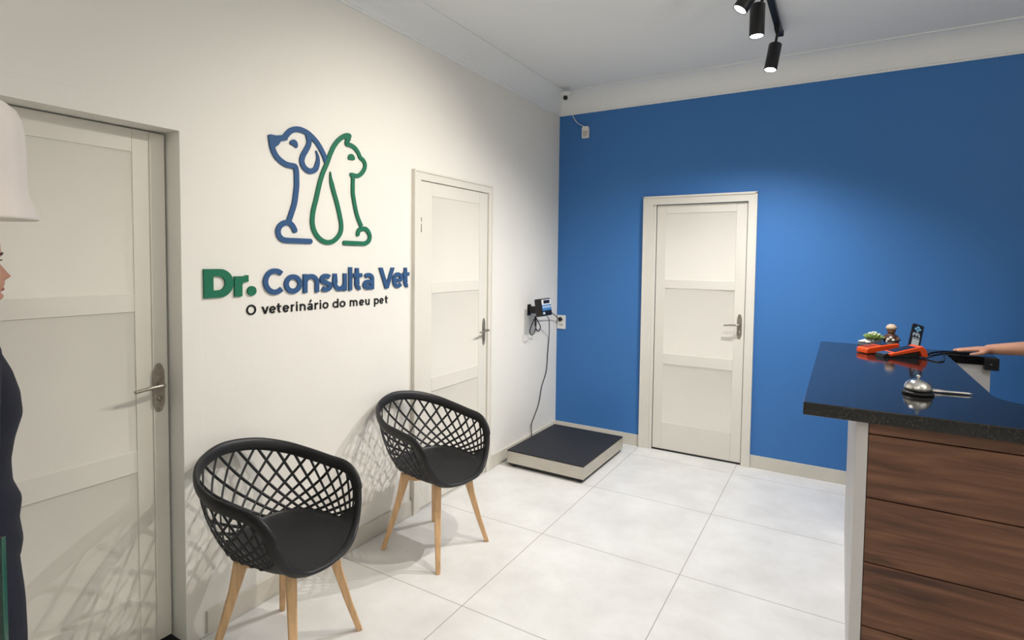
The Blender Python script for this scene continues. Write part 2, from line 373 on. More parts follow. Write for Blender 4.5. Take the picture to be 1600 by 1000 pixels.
# ------------------------------------------------------------------ wall sign
SIGN = {
'dog_back': [(-2.987, 2.167), (-2.959, 2.177), (-2.944, 2.195), (-2.924, 2.215), (-2.895, 2.229), (-2.862, 2.232), (-2.824, 2.224), (-2.79, 2.205), (-2.762, 2.182), (-2.738, 2.152), (-2.723, 2.128), (-2.713, 2.106)],
'dog_jaw': [(-3.028, 2.149), (-3.021, 2.115), (-3.005, 2.086), (-2.981, 2.066), (-2.95, 2.053), (-2.921, 2.051), (-2.899, 2.049), (-2.892, 2.027), (-2.891, 1.991), (-2.891, 1.96), (-2.895, 1.926), (-2.904, 1.874), (-2.92, 1.828), (-2.936, 1.787)],
'dog_nose': [(-3.044, 2.171), (-3.034, 2.177), (-3.004, 2.178), (-2.969, 2.185), (-2.942, 2.171), (-2.956, 2.163), (-2.98, 2.154), (-2.99, 2.138), (-3.008, 2.123), (-3.014, 2.11), (-3.031, 2.11), (-3.039, 2.138)],
'dog_ear': [(-2.824, 2.214), (-2.817, 2.189), (-2.821, 2.166), (-2.836, 2.139), (-2.853, 2.111), (-2.86, 2.082), (-2.848, 2.056), (-2.825, 2.042), (-2.802, 2.042), (-2.779, 2.056), (-2.767, 2.084), (-2.763, 2.107), (-2.767, 2.128), (-2.775, 2.146)],
'dog_eye': [(-2.929, 2.16), (-2.92, 2.172), (-2.906, 2.178), (-2.891, 2.172), (-2.884, 2.158), (-2.886, 2.145), (-2.893, 2.14), (-2.906, 2.148), (-2.924, 2.152)],
'dog_foot': [(-2.903, 1.743), (-2.911, 1.758), (-2.923, 1.771), (-2.938, 1.778), (-2.954, 1.777), (-2.973, 1.769), (-2.989, 1.754), (-2.996, 1.733), (-2.989, 1.71), (-2.97, 1.696), (-2.947, 1.693), (-2.887, 1.693), (-2.813, 1.693)],
'cat_back': [(-2.556, 2.264), (-2.576, 2.263), (-2.6, 2.251), (-2.633, 2.225), (-2.661, 2.191), (-2.685, 2.147), (-2.707, 2.096), (-2.73, 2.05), (-2.748, 2.005), (-2.764, 1.95), (-2.776, 1.905), (-2.79, 1.86), (-2.798, 1.821), (-2.799, 1.782), (-2.787, 1.744), (-2.761, 1.713), (-2.73, 1.696), (-2.7, 1.692), (-2.666, 1.7), (-2.633, 1.726), (-2.616, 1.756), (-2.614, 1.79), (-2.623, 1.834), (-2.642, 1.898), (-2.663, 1.955), (-2.676, 1.995), (-2.683, 2.025), (-2.686, 2.056)],
'cat_face': [(-2.571, 2.262), (-2.560, 2.252), (-2.566, 2.239), (-2.576, 2.226), (-2.572, 2.216), (-2.547, 2.216), (-2.519, 2.207), (-2.496, 2.188), (-2.479, 2.163), (-2.455, 2.149), (-2.444, 2.13), (-2.45, 2.102), (-2.474, 2.073), (-2.502, 2.059), (-2.542, 2.060)],
'cat_chest': [(-2.532, 2.052), (-2.533, 2.007), (-2.533, 1.969), (-2.53, 1.947), (-2.517, 1.891), (-2.5, 1.839), (-2.471, 1.787)],
'cat_foot': [(-2.498, 1.743), (-2.49, 1.763), (-2.464, 1.775), (-2.437, 1.773), (-2.416, 1.755), (-2.408, 1.731), (-2.419, 1.707), (-2.448, 1.694), (-2.5, 1.693), (-2.592, 1.693)],
'cat_eye': [(-2.566, 2.144), (-2.562, 2.16), (-2.547, 2.17), (-2.529, 2.167), (-2.519, 2.152), (-2.524, 2.141), (-2.542, 2.139), (-2.559, 2.138)],
}
RIBN = [0]
def ribbon(bm, pts, wd, h0, h1, to3, round_ends=True):
    """flat raised stroke of width wd (number or list) along 2D pts"""
    N = len(pts); P = [Vector(p[:2]) for p in pts]; RIBN[0] += 1; h1 = h1 + .00018 * (RIBN[0] % 5)
    if not isinstance(wd, (list, tuple)): wd = [wd] * N
    Ls, Rs = [], []
    for i in range(N):
        a = P[i] - P[i - 1] if i else P[1] - P[0]
        b = P[i + 1] - P[i] if i < N - 1 else P[-1] - P[-2]
        a = a.normalized(); b = b.normalized(); t = (a + b).normalized() if (a + b).length > 1e-6 else a
        n = Vector((-t.y, t.x)); k = 1 / max(.55, math.sqrt(max(0, (1 + a.dot(b)) / 2)))
        Ls.append(P[i] + n * wd[i] / 2 * k); Rs.append(P[i] - n * wd[i] / 2 * k)
    poly = list(Ls)
    def capp(c, fr, wd_):
        out = []; ang = math.atan2((fr - c).y, (fr - c).x)
        for k in range(1, 8): t = ang - PI * k / 8; out.append(c + Vector((math.cos(t), math.sin(t))) * wd_ / 2)
        return out
    re = round_ends if isinstance(round_ends, tuple) else (round_ends, round_ends)
    if re[1]: poly += capp(P[-1], Ls[-1], wd[-1])
    n0 = len(poly)
    # build as quads for robustness
    def V(p, h): return bm.verts.new(to3(p.x, p.y, h))
    lo = [(V(l, h0), V(r, h0)) for l, r in zip(Ls, Rs)]; hi = [(V(l, h1), V(r, h1)) for l, r in zip(Ls, Rs)]
    for i in range(N - 1):
        bm.faces.new((hi[i][0], hi[i][1], hi[i + 1][1], hi[i + 1][0])); bm.faces.new((lo[i][0], lo[i + 1][0], lo[i + 1][1], lo[i][1]))
        bm.faces.new((lo[i][0], hi[i][0], hi[i + 1][0], lo[i + 1][0])); bm.faces.new((lo[i][1], lo[i + 1][1], hi[i + 1][1], hi[i][1]))
    for idx, flag, sgn in ((0, re[0], 1), (N - 1, re[1], -1)):
        bm.faces.new((lo[idx][0], lo[idx][1], hi[idx][1], hi[idx][0]))
        if flag:
            c = P[idx]; r = wd[idx] / 2
            cc = [c + Vector((math.cos(2 * PI * k / 20), math.sin(2 * PI * k / 20))) * r for k in range(20)]
            prism(bm, [(q.x, q.y) for q in cc], to3, h0, h1 - .00007)
ST = .008
sign = thing('wall_sign', 'raised blue and green dog and cat emblem with clinic lettering on the white wall', 'sign', (0, -2.7, 1.35))
def SW(a, z, h): return Vector((h, a + 2.7, z - 1.35))
def sm2(p, n=6): return [(v.x, v.y) for v in cr([(a, b, 0) for a, b in p], n)]
bm = bmesh.new(); WB = .0265
nE = len(SIGN['dog_ear'])
ribbon(bm, sm2(SIGN['dog_back']), WB, 0, ST, SW); ribbon(bm, sm2(SIGN['dog_jaw']), WB, 0, ST, SW, (True, False))
p = sm2(SIGN['dog_ear']); ww = [WB if i < len(p) * .74 else WB * max(.12, 1 - (i - len(p) * .74) / (len(p) * .26) * .9) for i in range(len(p))]
ribbon(bm, p, ww, 0, ST, SW, (True, True))
prism(bm, sm2(SIGN['dog_nose'] + [SIGN['dog_nose'][0]], 4)[:-1], SW, 0, ST + .0012); prism(bm, sm2(SIGN['dog_eye'] + [SIGN['dog_eye'][0]], 4)[:-1], SW, 0, ST)
ribbon(bm, sm2(SIGN['dog_foot']), .0255, 0, ST, SW)
obj('dog_emblem', bm, 'logo_blue', sign)['label'] = 'blue outline of a sitting dog'
bm = bmesh.new(); WG = .0235
p = sm2(SIGN['cat_back']); ww = [WG] * len(p)
for i in range(12): ww[-1 - i] = WG * (.10 + .9 * i / 12)
ribbon(bm, p, ww, 0, ST + .001, SW, (True, False)); ribbon(bm, sm2(SIGN['cat_face']), .022, 0, ST + .001, SW)
ribbon(bm, [(-2.585, 2.252), (-2.568, 2.25), (-2.572, 2.235)], .02, 0, ST + .001, SW)
ribbon(bm, sm2(SIGN['cat_chest']), .022, 0, ST + .001, SW, (False, False)); ribbon(bm, sm2(SIGN['cat_foot']), .0235, 0, ST + .001, SW)
prism(bm, sm2(SIGN['cat_eye'] + [SIGN['cat_eye'][0]], 4)[:-1], SW, 0, ST)
obj('cat_emblem', bm, 'logo_green', sign)['label'] = 'green outline of a sitting cat'

def arc(cx, cy, rx, ry, d0, d1, n=20):
    return [(cx + rx * math.cos(math.radians(d0 + (d1 - d0) * k / n)), cy + ry * math.sin(math.radians(d0 + (d1 - d0) * k / n))) for k in range(n + 1)]
def glyph(bm, c, y0, y1, base, xh, cap, s, to3, h, rnd=False):
    """strokes of letter c between y0 and y1; s = stroke width"""
    a0, a1 = y0 + s / 2, y1 - s / 2; w = a1 - a0; cx = (a0 + a1) / 2
    zb, zx, zc = base + s / 2, base + xh - s / 2, base + cap - s / 2
    mz = (zb + zx) / 2; hx = (zx - zb) / 2
    R = lambda pts, r=rnd, wd=s: ribbon(bm, pts, wd, 0, h, to3, r)
    e = 0 if rnd else s / 2
    if c == 'C':
        mzc = (zb + zc) / 2; R(arc(cx + .04 * w, mzc, w * .55, (zc - zb) / 2 + s * .02, 46, 314, 34))
    elif c == 'O': R(arc(cx, (zb + zc) / 2, w / 2, (zc - zb) / 2, 0, 360, 40))
    elif c == 'o': R(arc(cx, mz, w / 2, hx, 0, 360, 36))
    elif c == 'l': R([(cx, base), (cx, base + cap)], False)
    elif c == 'i':
        R([(cx, base), (cx, base + xh)], False); prism(bm, arc(cx, base + xh + s * 1.1, s * .62, s * .62, 0, 342, 19), to3, 0, h)
    elif c in 'nm':
        R([(a0, base), (a0, base + xh)], False)
        k = 1 if c == 'n' else 2; ww = w / k; rr = min(ww / 2, hx * .95)
        for j in range(k):
            b0 = a0 + j * ww; cc = b0 + ww / 2
            R(arc(cc, zx - rr, ww / 2, rr, 165, 0, 16) + [(b0 + ww, base)], False)
    elif c == 'u':
        rr = min(w / 2, hx * .95)
        R([(a0, base + xh), (a0, zb + rr)] + arc(cx, zb + rr, w / 2, rr, 180, 345, 16), False); R([(a1, base), (a1, base + xh)], False)
    elif c == 'r':
        R([(a0, base), (a0, base + xh)], False); ww = w * 1.15
        R(arc(a0 + ww, zx - hx * .85, ww, hx * .85, 170, 92, 10), False)
    elif c == 't':
        xs = a0 + w * .30; R([(xs, base + xh * 1.30), (xs, zb + w * .4)] + arc(xs + w * .42, zb + w * .4, w * .42, w * .4, 180, 285, 12), False)
        R([(a0 - e, base + xh - s * .5), (a1 + e * .5, base + xh - s * .5)], False, s * .92)
    elif c == 's':
        q = hx * .5
        top = arc(cx, zx - q, w * .46, q, 35, 235, 14); bot = arc(cx, zb + q, w * .48, q, 55, -145, 14)
        R(top[:-2] + [(cx, mz)] + bot[2:])
    elif c in 'aá':
        R([(a1, base), (a1, mz + hx * .25)] + arc(cx + .0 * w, zx - hx * .62, w / 2, hx * .62, 15, 145, 14), False)
        R(arc(cx - .02 * w, zb + hx * .45, w / 2, hx * .47, 20, 340, 24), False); R([(cx - .02 * w, zb + hx * .92), (a1, zb + hx * .92)], False, s * .9)
        if c == 'á': R([(cx - s * .2, base + xh + s * .7), (cx + s * 1.1, base + xh + s * 2.2)], False)
    elif c == 'e':
        R([(a0 + s * .2, mz), (a1, mz)], False, s * .85); R(arc(cx, mz, w / 2, hx, 0, 318, 30))
    elif c == 'd':
        R(arc(cx, mz, w / 2, hx, 0, 360, 30)); R([(a1, base), (a1, base + cap)], False)
    elif c == 'p':
        R(arc(cx, mz, w / 2, hx, 0, 360, 30)); R([(a0, base - (cap - xh)), (a0, base + xh)], False)
    elif c in 'vV':
        tz = base + (cap if c == 'V' else xh)
        k = s * .58
        poly = [(y0, tz), (y0 + k * 2.05, tz), (cx, base + s * 1.5), (y1 - k * 2.05, tz), (y1, tz), (cx + k, base), (cx - k, base)]
        L = [poly[0], poly[1], (cx, base + s * 1.35), (cx - k * .9, base)]; Rr = [(cx, base + s * 1.35), poly[3], poly[4], (cx + k * .9, base), ]
        prism(bm, [poly[0], poly[1], (cx, base + s * 1.5), (cx, base), (cx - k, base)][::-1], to3, 0, h)
        prism(bm, [(cx, base + s * 1.5), poly[3], poly[4], (cx + k, base), (cx, base)][::-1], to3, 0, h)
BASE, XH, CAP = 1.437, .093, .122
LET = [('C', -3.075, -2.961), ('o', -2.965, -2.865), ('n', -2.857, -2.762), ('s', -2.758, -2.676), ('u', -2.67, -2.579), ('l', -2.566, -2.539), ('t', -2.53, -2.462), ('a', -2.46, -2.377), ('V', -2.337, -2.21), ('e', -2.226, -2.134), ('t', -2.136, -2.074)]
for c, a, b in LET:
    bm = bmesh.new(); glyph(bm, c, a, b, BASE, XH, CAP if c != 'l' else .126, .0232, SW, .010)
    obj('letter', bm, 'logo_blue', sign)
# heavy green D, r and dot
a0, a1 = -3.352, -3.222
outer = [(a0, BASE), (a0, BASE + CAP), (a0 + .065, BASE + CAP)] + arc(a1 - .062, BASE + CAP / 2, .062, CAP / 2, 90, -90, 20)[1:-1] + [(a0 + .065, BASE)]
inner = [(a0 + .040, BASE + .031), (a0 + .040, BASE + CAP - .031), (a0 + .060, BASE + CAP - .031)] + arc(a1 - .068, BASE + CAP / 2, .031, CAP / 2 - .031, 90, -90, 20)[1:-1] + [(a0 + .060, BASE + .031)]
bm = bmesh.new(); n = len(outer)
vv = [[bm.verts.new(SW(a, z, h)) for a, z in ring] for ring in (outer, inner) for h in (0, .010)]
for i in range(n):
    j = (i + 1) % n
    bm.faces.new((vv[1][i], vv[1][j], vv[3][j], vv[3][i])); bm.faces.new((vv[0][i], vv[0][j], vv[1][j], vv[1][i])); bm.faces.new((vv[2][i], vv[2][j], vv[3][j], vv[3][i]))
obj('letter', bm, 'logo_green', sign)
bm = bmesh.new()
prism(bm, [(-3.217, BASE), (-3.181, BASE), (-3.181, BASE + .050), (-3.176, BASE + .060), (-3.166, BASE + .064), (-3.151, BASE + .064), (-3.151, BASE + XH), (-3.164, BASE + XH), (-3.176, BASE + XH - .006), (-3.183, BASE + XH - .004), (-3.217, BASE + XH - .004)][::-1], SW, 0, .010)
obj('letter', bm, 'logo_green', sign)
bm = bmesh.new(); prism(bm, arc(-3.134, BASE + .022, .0215, .0215, 0, 350, 35), SW, 0, .010); obj('full_stop', bm, 'logo_green', sign)
TAG = [('O', -3.159, -3.111), ('v', -3.083, -3.046), ('e', -3.043, -3.009), ('t', -3.003, -2.977), ('e', -2.971, -2.936), ('r', -2.925, -2.905), ('i', -2.896, -2.887), ('n', -2.874, -2.841), ('á', -2.829, -2.798), ('r', -2.785, -2.762), ('i', -2.754, -2.744), ('o', -2.735, -2.698), ('d', -2.67, -2.632), ('o', -2.623, -2.584), ('m', -2.552, -2.498), ('e', -2.484, -2.45), ('u', -2.438, -2.407), ('p', -2.371, -2.334), ('e', -2.328, -2.296), ('t', -2.284, -2.259)]
for c, a, b in TAG:
    bm = bmesh.new(); glyph(bm, c, a, b, 1.3495, .034, .047, .0074, SW, .004)
    obj('letter', bm, 'letter_black', sign)

# ------------------------------------------------------------------ chairs
RIM = [(.236, 0, .430), (.231, .074, .432), (.209, .150, .443), (.191, .208, .484), (.173, .248, .56), (.146, .266, .636), (.092, .273, .684), (.0, .273, .702), (-.110, .270, .722), (-.218, .230, .754), (-.300, .138, .787), (-.334, 0, .803)]
SEAT = [(.190, 0, .424), (.187, .065, .426), (.174, .12, .432), (.162, .16, .441), (.142, .188, .452), (.108, .208, .463), (.05, .216, .472), (-.015, .216, .478), (-.085, .202, .482), (-.145, .158, .484), (-.178, .082, .485), (-.186, 0, .485)]
def ringf(pts):
    full = pts + [(x, -y, z) for x, y, z in pts[-2:0:-1]]; P = [Vector(p) for p in full]; N = len(P)
    def f(t):
        i = math.floor(t); k = t - i; a, b, c, d = P[(i - 1) % N], P[i % N], P[(i + 1) % N], P[(i + 2) % N]
        return .5 * ((2 * b) + (c - a) * k + (2 * a - 5 * b + 4 * c - d) * k * k + (3 * b - a - 3 * c + d) * k ** 3)
    return f
RF, SF = ringf(RIM), ringf(SEAT)
def shell(t, v):
    s, r = SF(t), RF(t); q = math.sin(v * PI / 2); p = 1 - math.cos(v * PI / 2)
    qq = .55 * q + .45 * v; pp = .5 * p + .5 * v
    return Vector((s.x + (r.x - s.x) * qq, s.y + (r.y - s.y) * qq, s.z + (r.z - s.z) * pp))
def tb(v): return 5.6 - 1.9 * v
def make_chair(label):
    root = thing('armchair', label, 'chair', (0, 0, 0), 0, None)
    # seat: pan + front apron, one polar grid that follows the lattice border
    bm = bmesh.new(); KB, KR = 26, 44; n = 2 * KB + KR
    def tt(i, v):
        b_ = tb(v)
        return -b_ + 2 * b_ * i / (2 * KB) if i <= 2 * KB else b_ + (22 - 2 * b_) * (i - 2 * KB) / KR
    rings = []
    for j, sc_ in enumerate((0, .2, .4, .6, .8, .92, 1.0)):
        if j == 0: rings.append([bm.verts.new((.02, 0, .428))]); continue
        rg = []
        for i in range(n):
            s = SF(tt(i, 0)); rg.append(bm.verts.new((.02 + (s.x - .02) * sc_, s.y * sc_, .428 + (s.z - .428) * sc_ ** 2.2)))
        rings.append(rg)
    for i in range(n): bm.faces.new((rings[0][0], rings[1][i], rings[1][(i + 1) % n]))
    for a, b in zip(rings[1:], rings[2:]):
        for i in range(n): bm.faces.new((a[i], a[(i + 1) % n], b[(i + 1) % n], b[i]))
    NV = 10; prevr = rings[-1]
    for j in range(1, NV + 1):
        v = j / NV; row = [bm.verts.new(shell(tt(i, v), v)) for i in range(2 * KB + 1)]
        for i in range(2 * KB): bm.faces.new((prevr[i], prevr[i + 1], row[i + 1], row[i]))
        prevr = row
    prevr = rings[-1][2 * KB:] + [rings[-1][0]]      # solid lip where the lattice rises
    for v in (.02, .04, .06):
        row = [bm.verts.new(shell(tt(i, v) if i < n else 22 - tb(v), v)) for i in range(2 * KB, n + 1)]
        for i in range(len(row) - 1): bm.faces.new((prevr[i], prevr[i + 1], row[i + 1], row[i]))
        prevr = row
    so = obj('seat', bm, 'black_plastic', root, smooth=True)
    md = so.modifiers.new('solid', 'SOLIDIFY'); md.thickness = .008; md.offset = 0
    # rim
    bm = bmesh.new(); NR = 176; sec = 12; rr = []
    for i in range(NR):
        t = 22 * i / NR; p = RF(t); tan = (RF(t + .05) - RF(t - .05)).normalized()
        inn = (shell(t, .9) - p); inn = (inn - tan * inn.dot(tan)).normalized(); nrm = tan.cross(inn).normalized()
        aa, bb = .027, .0115
        if t < 4.5 or t > 17.5: aa = .021; bb = .0115
        c = p + inn * .006
        rr.append([bm.verts.new(c + inn * aa * math.cos(2 * PI * k / sec) + nrm * bb * math.sin(2 * PI * k / sec)) for k in range(sec)])
    for i in range(NR):
        for k in range(sec): bm.faces.new((rr[i][k], rr[i][(k + 1) % sec], rr[(i + 1) % NR][(k + 1) % sec], rr[(i + 1) % NR][k]))
    obj('rim', bm, 'black_plastic', root, smooth=True)
    # lattice
    bm = bmesh.new(); step = .64; K = 2.7
    for sg in (1, -1):
        t0 = 1.6
        while t0 < 20.5:
            seg = []
            for j in range(25):
                v = j / 24; t = t0 + sg * K * (v - .5 + .10 * math.sin(PI * v))
                if tb(v) - .1 <= t <= 22 - tb(v) + .1: seg.append(shell(t, v) + Vector((shell(t, v).x - .0, shell(t, v).y, 0)).normalized() * (.0045 if v < .07 else 0))
                elif seg: break
            if len(seg) > 3:
                ring = []; N = len(seg)
                for i, p in enumerate(seg):
                    tan = (seg[min(i + 1, N - 1)] - seg[max(i - 1, 0)]).normalized()
                    out = Vector((p.x - .02, p.y, .0)); out = (out - tan * out.dot(tan)).normalized(); sd = tan.cross(out)
                    ring.append([bm.verts.new(p + out * .0038 * math.cos(PI * k / 4) * (1 if sg > 0 else .9) + sd * .0062 * math.sin(PI * k / 4)) for k in range(8)])
                for i in range(N - 1):
                    for k in range(8): bm.faces.new((ring[i][k], ring[i][(k + 1) % 8], ring[i + 1][(k + 1) % 8], ring[i + 1][k]))
                bm.faces.new(ring[0][::-1]); bm.faces.new(ring[-1])
            t0 += step
    obj('lattice_back', bm, 'black_plastic', root, smooth=True)
    # legs
    for sx, sy in ((1, 1), (1, -1), (-1, 1), (-1, -1)):
        bm = bmesh.new(); d = Vector((sx, sy, 0)).normalized(); s = Vector((-d.y, d.x, 0))
        prof = [(0, .205 * 2 ** .5, .0125, .0125), (.14, .243, .015, .015), (.30, .196, .018, .019), (.385, .175, .019, .026), (.424, .163, .019, .032)]
        rg = []
        for z, rad, hw, hd in prof:
            c = d * rad + Vector((0, 0, z)); rg.append([bm.verts.new(c + s * a * hw + d * b * hd) for a, b in ((-1, -1), (1, -1), (1, 1), (-1, 1))])
        for A, C in zip(rg, rg[1:]):
            for k in range(4): bm.faces.new((A[k], A[(k + 1) % 4], C[(k + 1) % 4], C[k]))
        bm.faces.new(rg[0][::-1]); bm.faces.new(rg[-1])
        obj('leg', bm, 'beech', root, bevel=.006, seg=3)
    for ang in (PI / 4, -PI / 4):
        bm = bmesh.new(); R = Matrix.Rotation(ang, 4, 'Z')
        zt = .422 if ang > 0 else .4215
        poly = [(-.165, zt), (.165, zt), (.165, .392), (.12, .380), (-.12, .380), (-.165, .392)]
        prism(bm, poly, lambda a, z, h: R @ Vector((a, h, z)), -.016, .016)
        obj('cross_brace', bm, 'beech', root, bevel=.003)
    bm = bmesh.new(); lathe(bm, [(0, .412), (.075, .412), (.085, .416), (.085, .422), (0, .424)], 24)
    obj('mounting_plate', bm, 'black_plastic', root, smooth=True)
    return root
ch = make_chair('black openwork tub armchair on beech legs beneath the lettering, nearest the camera')
ch['group'] = 'lattice armchairs along the white wall'
ch.location = (.382, -3.24, 0); ch.rotation_euler = (0, 0, math.radians(12.5))
c2 = ch.copy(); COL.objects.link(c2); c2['label'] = 'black openwork tub armchair on beech legs in front of the door beyond the lettering'
c2.location = (.370, -2.262, 0); c2.rotation_euler = (0, 0, math.radians(-4))
for c in list(ch.children):
    k = c.copy(); COL.objects.link(k); k.parent = c2

# ------------------------------------------------------------------ pet scale
ps = thing('platform_scale', 'low stainless steel pet scale with black rubber top in the corner on the floor', 'scale', (.415, -.622, 0), math.radians(-.6))
hx, hy = .325, .408
bm = bmesh.new(); box(bm, -hx, hx, -hy, hy, .030, .122); obj('steel_body', bm, 'steel', ps, bevel=.004)
bm = bmesh.new(); box(bm, -hx + .002, hx - .002, -hy + .002, hy - .002, .1225, .131); obj('rubber_mat', bm, 'rubber', ps, bevel=.002)
bm = bmesh.new(); box(bm, -hx + .012, hx - .012, -hy + .012, hy - .012, .014, .0298); obj('base_frame', bm, 'dark', ps)
for sx in (-1, 1):
    for sy in (-1, 1):
        bm = bmesh.new(); lathe(bm, [(0, 0), (.024, 0), (.024, .006), (.012, .010), (.012, .014), (0, .014)], 20, (sx * (hx - .05), sy * (hy - .05), 0)); obj('foot', bm, 'dark', ps, smooth=True)
bm = bmesh.new(); lathe(bm, [(0, .001), (.026, .001), (.028, .006), (.022, .010), (0, .010)], 24, (-hx - .010, -hy + .06, .012)); obj('bubble_level', bm, 'steel', ps, smooth=True)
# indicator on the wall
si = thing('scale_indicator', 'black digital weight display on a bracket on the white wall above the scale', 'display', (0, -.55, 1.19))
def I(x, y, z): return Vector((x, y + .55, z - 1.19))
bm = bmesh.new(); TI = Matrix.Translation(I(.14, -.55, 1.215)) @ Matrix.Rotation(math.radians(-8), 4, 'Y')
box(bm, -.030, .032, -.092, .092, -.072, .075, mtx=TI); obj('housing', bm, 'dark', si, bevel=.008, seg=3)
bm = bmesh.new(); box(bm, .0325, .0345, -.080, .080, .022, .066, mtx=TI); fp = obj('display_panel', bm, 'white_plastic', si)
fp['label'] = 'pale grey upper face panel'
bm = bmesh.new(); box(bm, .0347, .036, -.052, .058, .032, .060, mtx=TI); obj('digit_window', bm, 'screen', fp)
M['key_blue'] = mat('blue_keypad', srgb(70, 130, 190), .5); M['key_pale'] = mat('pale_print', srgb(200, 215, 230), .5)
bm = bmesh.new(); box(bm, .0325, .0345, -.080, .080, -.026, .0215, mtx=TI); kp = obj('keypad', bm, 'key_blue', si)
for i in range(5):
    bm = bmesh.new(); y = -.062 + i * .031; box(bm, .0347, .0355, y - .010, y + .010, -.004, .012, mtx=TI); obj('key', bm, 'key_pale', kp)
bm = bmesh.new(); box(bm, .0325, .0345, -.074, -.040, -.056, -.038, mtx=TI); obj('badge', bm, 'key_pale', si)
bm = bmesh.new(); box(bm, 0, .006, -.03, .03, -.05, .045, mtx=Matrix.Translation(I(0, -.545, 1.19))); box(bm, .004, .115, -.02, .02, -.03, .03, mtx=Matrix.Translation(I(0, -.545, 1.19)))
obj('bracket', bm, 'dark', si, bevel=.003)
bm = bmesh.new()
tube(bm, cr([I(.10, -.60, 1.145), I(.085, -.64, 1.08), I(.075, -.66, 1.02), I(.075, -.62, .985), I(.08, -.575, 1.02), I(.085, -.57, 1.09), I(.09, -.60, 1.14), I(.10, -.56, 1.09), I(.09, -.50, 1.04), I(.08, -.515, 1.005), I(.08, -.56, 1.03), I(.09, -.60, 1.10), I(.10, -.59, 1.15)], 6), .0045, 8)
obj('coiled_cord', bm, 'cable', si, smooth=True)
bm = bmesh.new()
tube(bm, cr([(.15, -.50, 1.135), (.10, -.36, 1.09), (.03, -.215, .95), (.012, -.185, .89), (.010, -.20, .75), (.012, -.225, .605), (.012, -.31, .48), (.012, -.345, .38), (.012, -.375, .32), (.012, -.45, .235), (.014, -.50, .18), (.022, -.51, .12), (.04, -.53, .04), (.10, -.54, .02)], 8), .0038, 8)
tag(obj('scale_cable', bm, 'cable', smooth=True), 'thin black cable running down the white wall to the pet scale', 'cable')
so_ = thing('wall_socket', 'white wall socket plate on the blue wall at the corner', 'socket', (.050, 0, 1.037))
bm = bmesh.new(); box(bm, -.043, .043, -.009, 0, -.064, .064); obj('plate', bm, 'white_plastic', so_, bevel=.003)
M['pale_grey'] = mat('pale_grey_plastic', srgb(196, 190, 182), .5)
for dz in (.022, -.026):
    bm = bmesh.new(); box(bm, -.020, .020, -.0115, -.009, dz - .010, dz + .010); obj('outlet_insert', bm, 'pale_grey', so_, bevel=.002)
pl_ = thing('power_plug', 'black plug pushed into the wall socket with its cord to the display', 'plug', (.042, -.0115, 1.062))
bm = bmesh.new(); lathe(bm, [(0, 0), (.019, 0), (.021, .008), (.017, .018), (.008, .032), (.006, .044), (0, .044)], 20, mtx=frame_to((0, -1, .25), (0, 0, 0))); obj('plug_body', bm, 'dark', pl_, smooth=True)
bm = bmesh.new(); o_ = Vector((.042, -.0115, 1.062))
tube(bm, [p - o_ for p in cr([(.042, -.05, 1.072), (.045, -.10, 1.095), (.07, -.22, 1.13), (.10, -.35, 1.165), (.125, -.455, 1.185)], 6)], .0042, 8); obj('cord', bm, 'cable', pl_, smooth=True)

# ------------------------------------------------------------------ camera dome, alarm sensor
cd = thing('security_camera', 'small white ceiling dome camera with black lens in the room corner', 'camera', (.20, -.30, 3.045))
bm = bmesh.new(); lathe(bm, [(0, .012), (.042, .012), (.046, .004), (.046, -.008), (.040, -.014), (0, -.014)], 32); obj('mount_base', bm, 'white_plastic', cd, smooth=True)
bm = bmesh.new(); lathe(bm, [(.036, -.010), (.038, -.024), (.034, -.044), (.022, -.058), (0, -.064)], 32); obj('dome', bm, 'white_plastic', cd, smooth=True)
dr = Vector((.35, -.9, -.35)).normalized()
bm = bmesh.new(); lathe(bm, [(0, .0), (.017, .0), (.020, .012), (.017, .020), (.012, .022), (0, .019)], 28, mtx=frame_to(dr, Vector((0, 0, -.030)) + dr * .022)); obj('camera_lens', bm, 'dark', cd, smooth=True)
al = thing('motion_sensor', 'small white alarm sensor high on the blue wall near the corner', 'sensor', (.268, 0, 2.768))
bm = bmesh.new(); prism(bm, [(-.030, -.052), (.030, -.052), (.033, -.040), (.034, .035), (.026, .053), (-.026, .053), (-.034, .035), (-.033, -.040)], lambda a, b, h: Vector((a, -h, b)), 0, .032); obj('sensor_body', bm, 'white_plastic', al, bevel=.006, seg=3)
bm = bmesh.new(); prism(bm, [(-.022, -.042), (.022, -.042), (.024, .012), (-.024, .012)], lambda a, b, h: Vector((a, -h, b)), .032, .0345); obj('sensor_window', bm, 'pale_grey', al, bevel=.001)
bm = bmesh.new(); tube(bm, [Vector(p) - Vector((.268, 0, 2.768)) for p in cr([(.130, -.006, 2.941), (.150, -.006, 2.905), (.185, -.006, 2.862), (.245, -.006, 2.826), (.262, -.008, 2.815)], 6)], .0032, 8); obj('cord', bm, 'white_plastic', al, smooth=True)

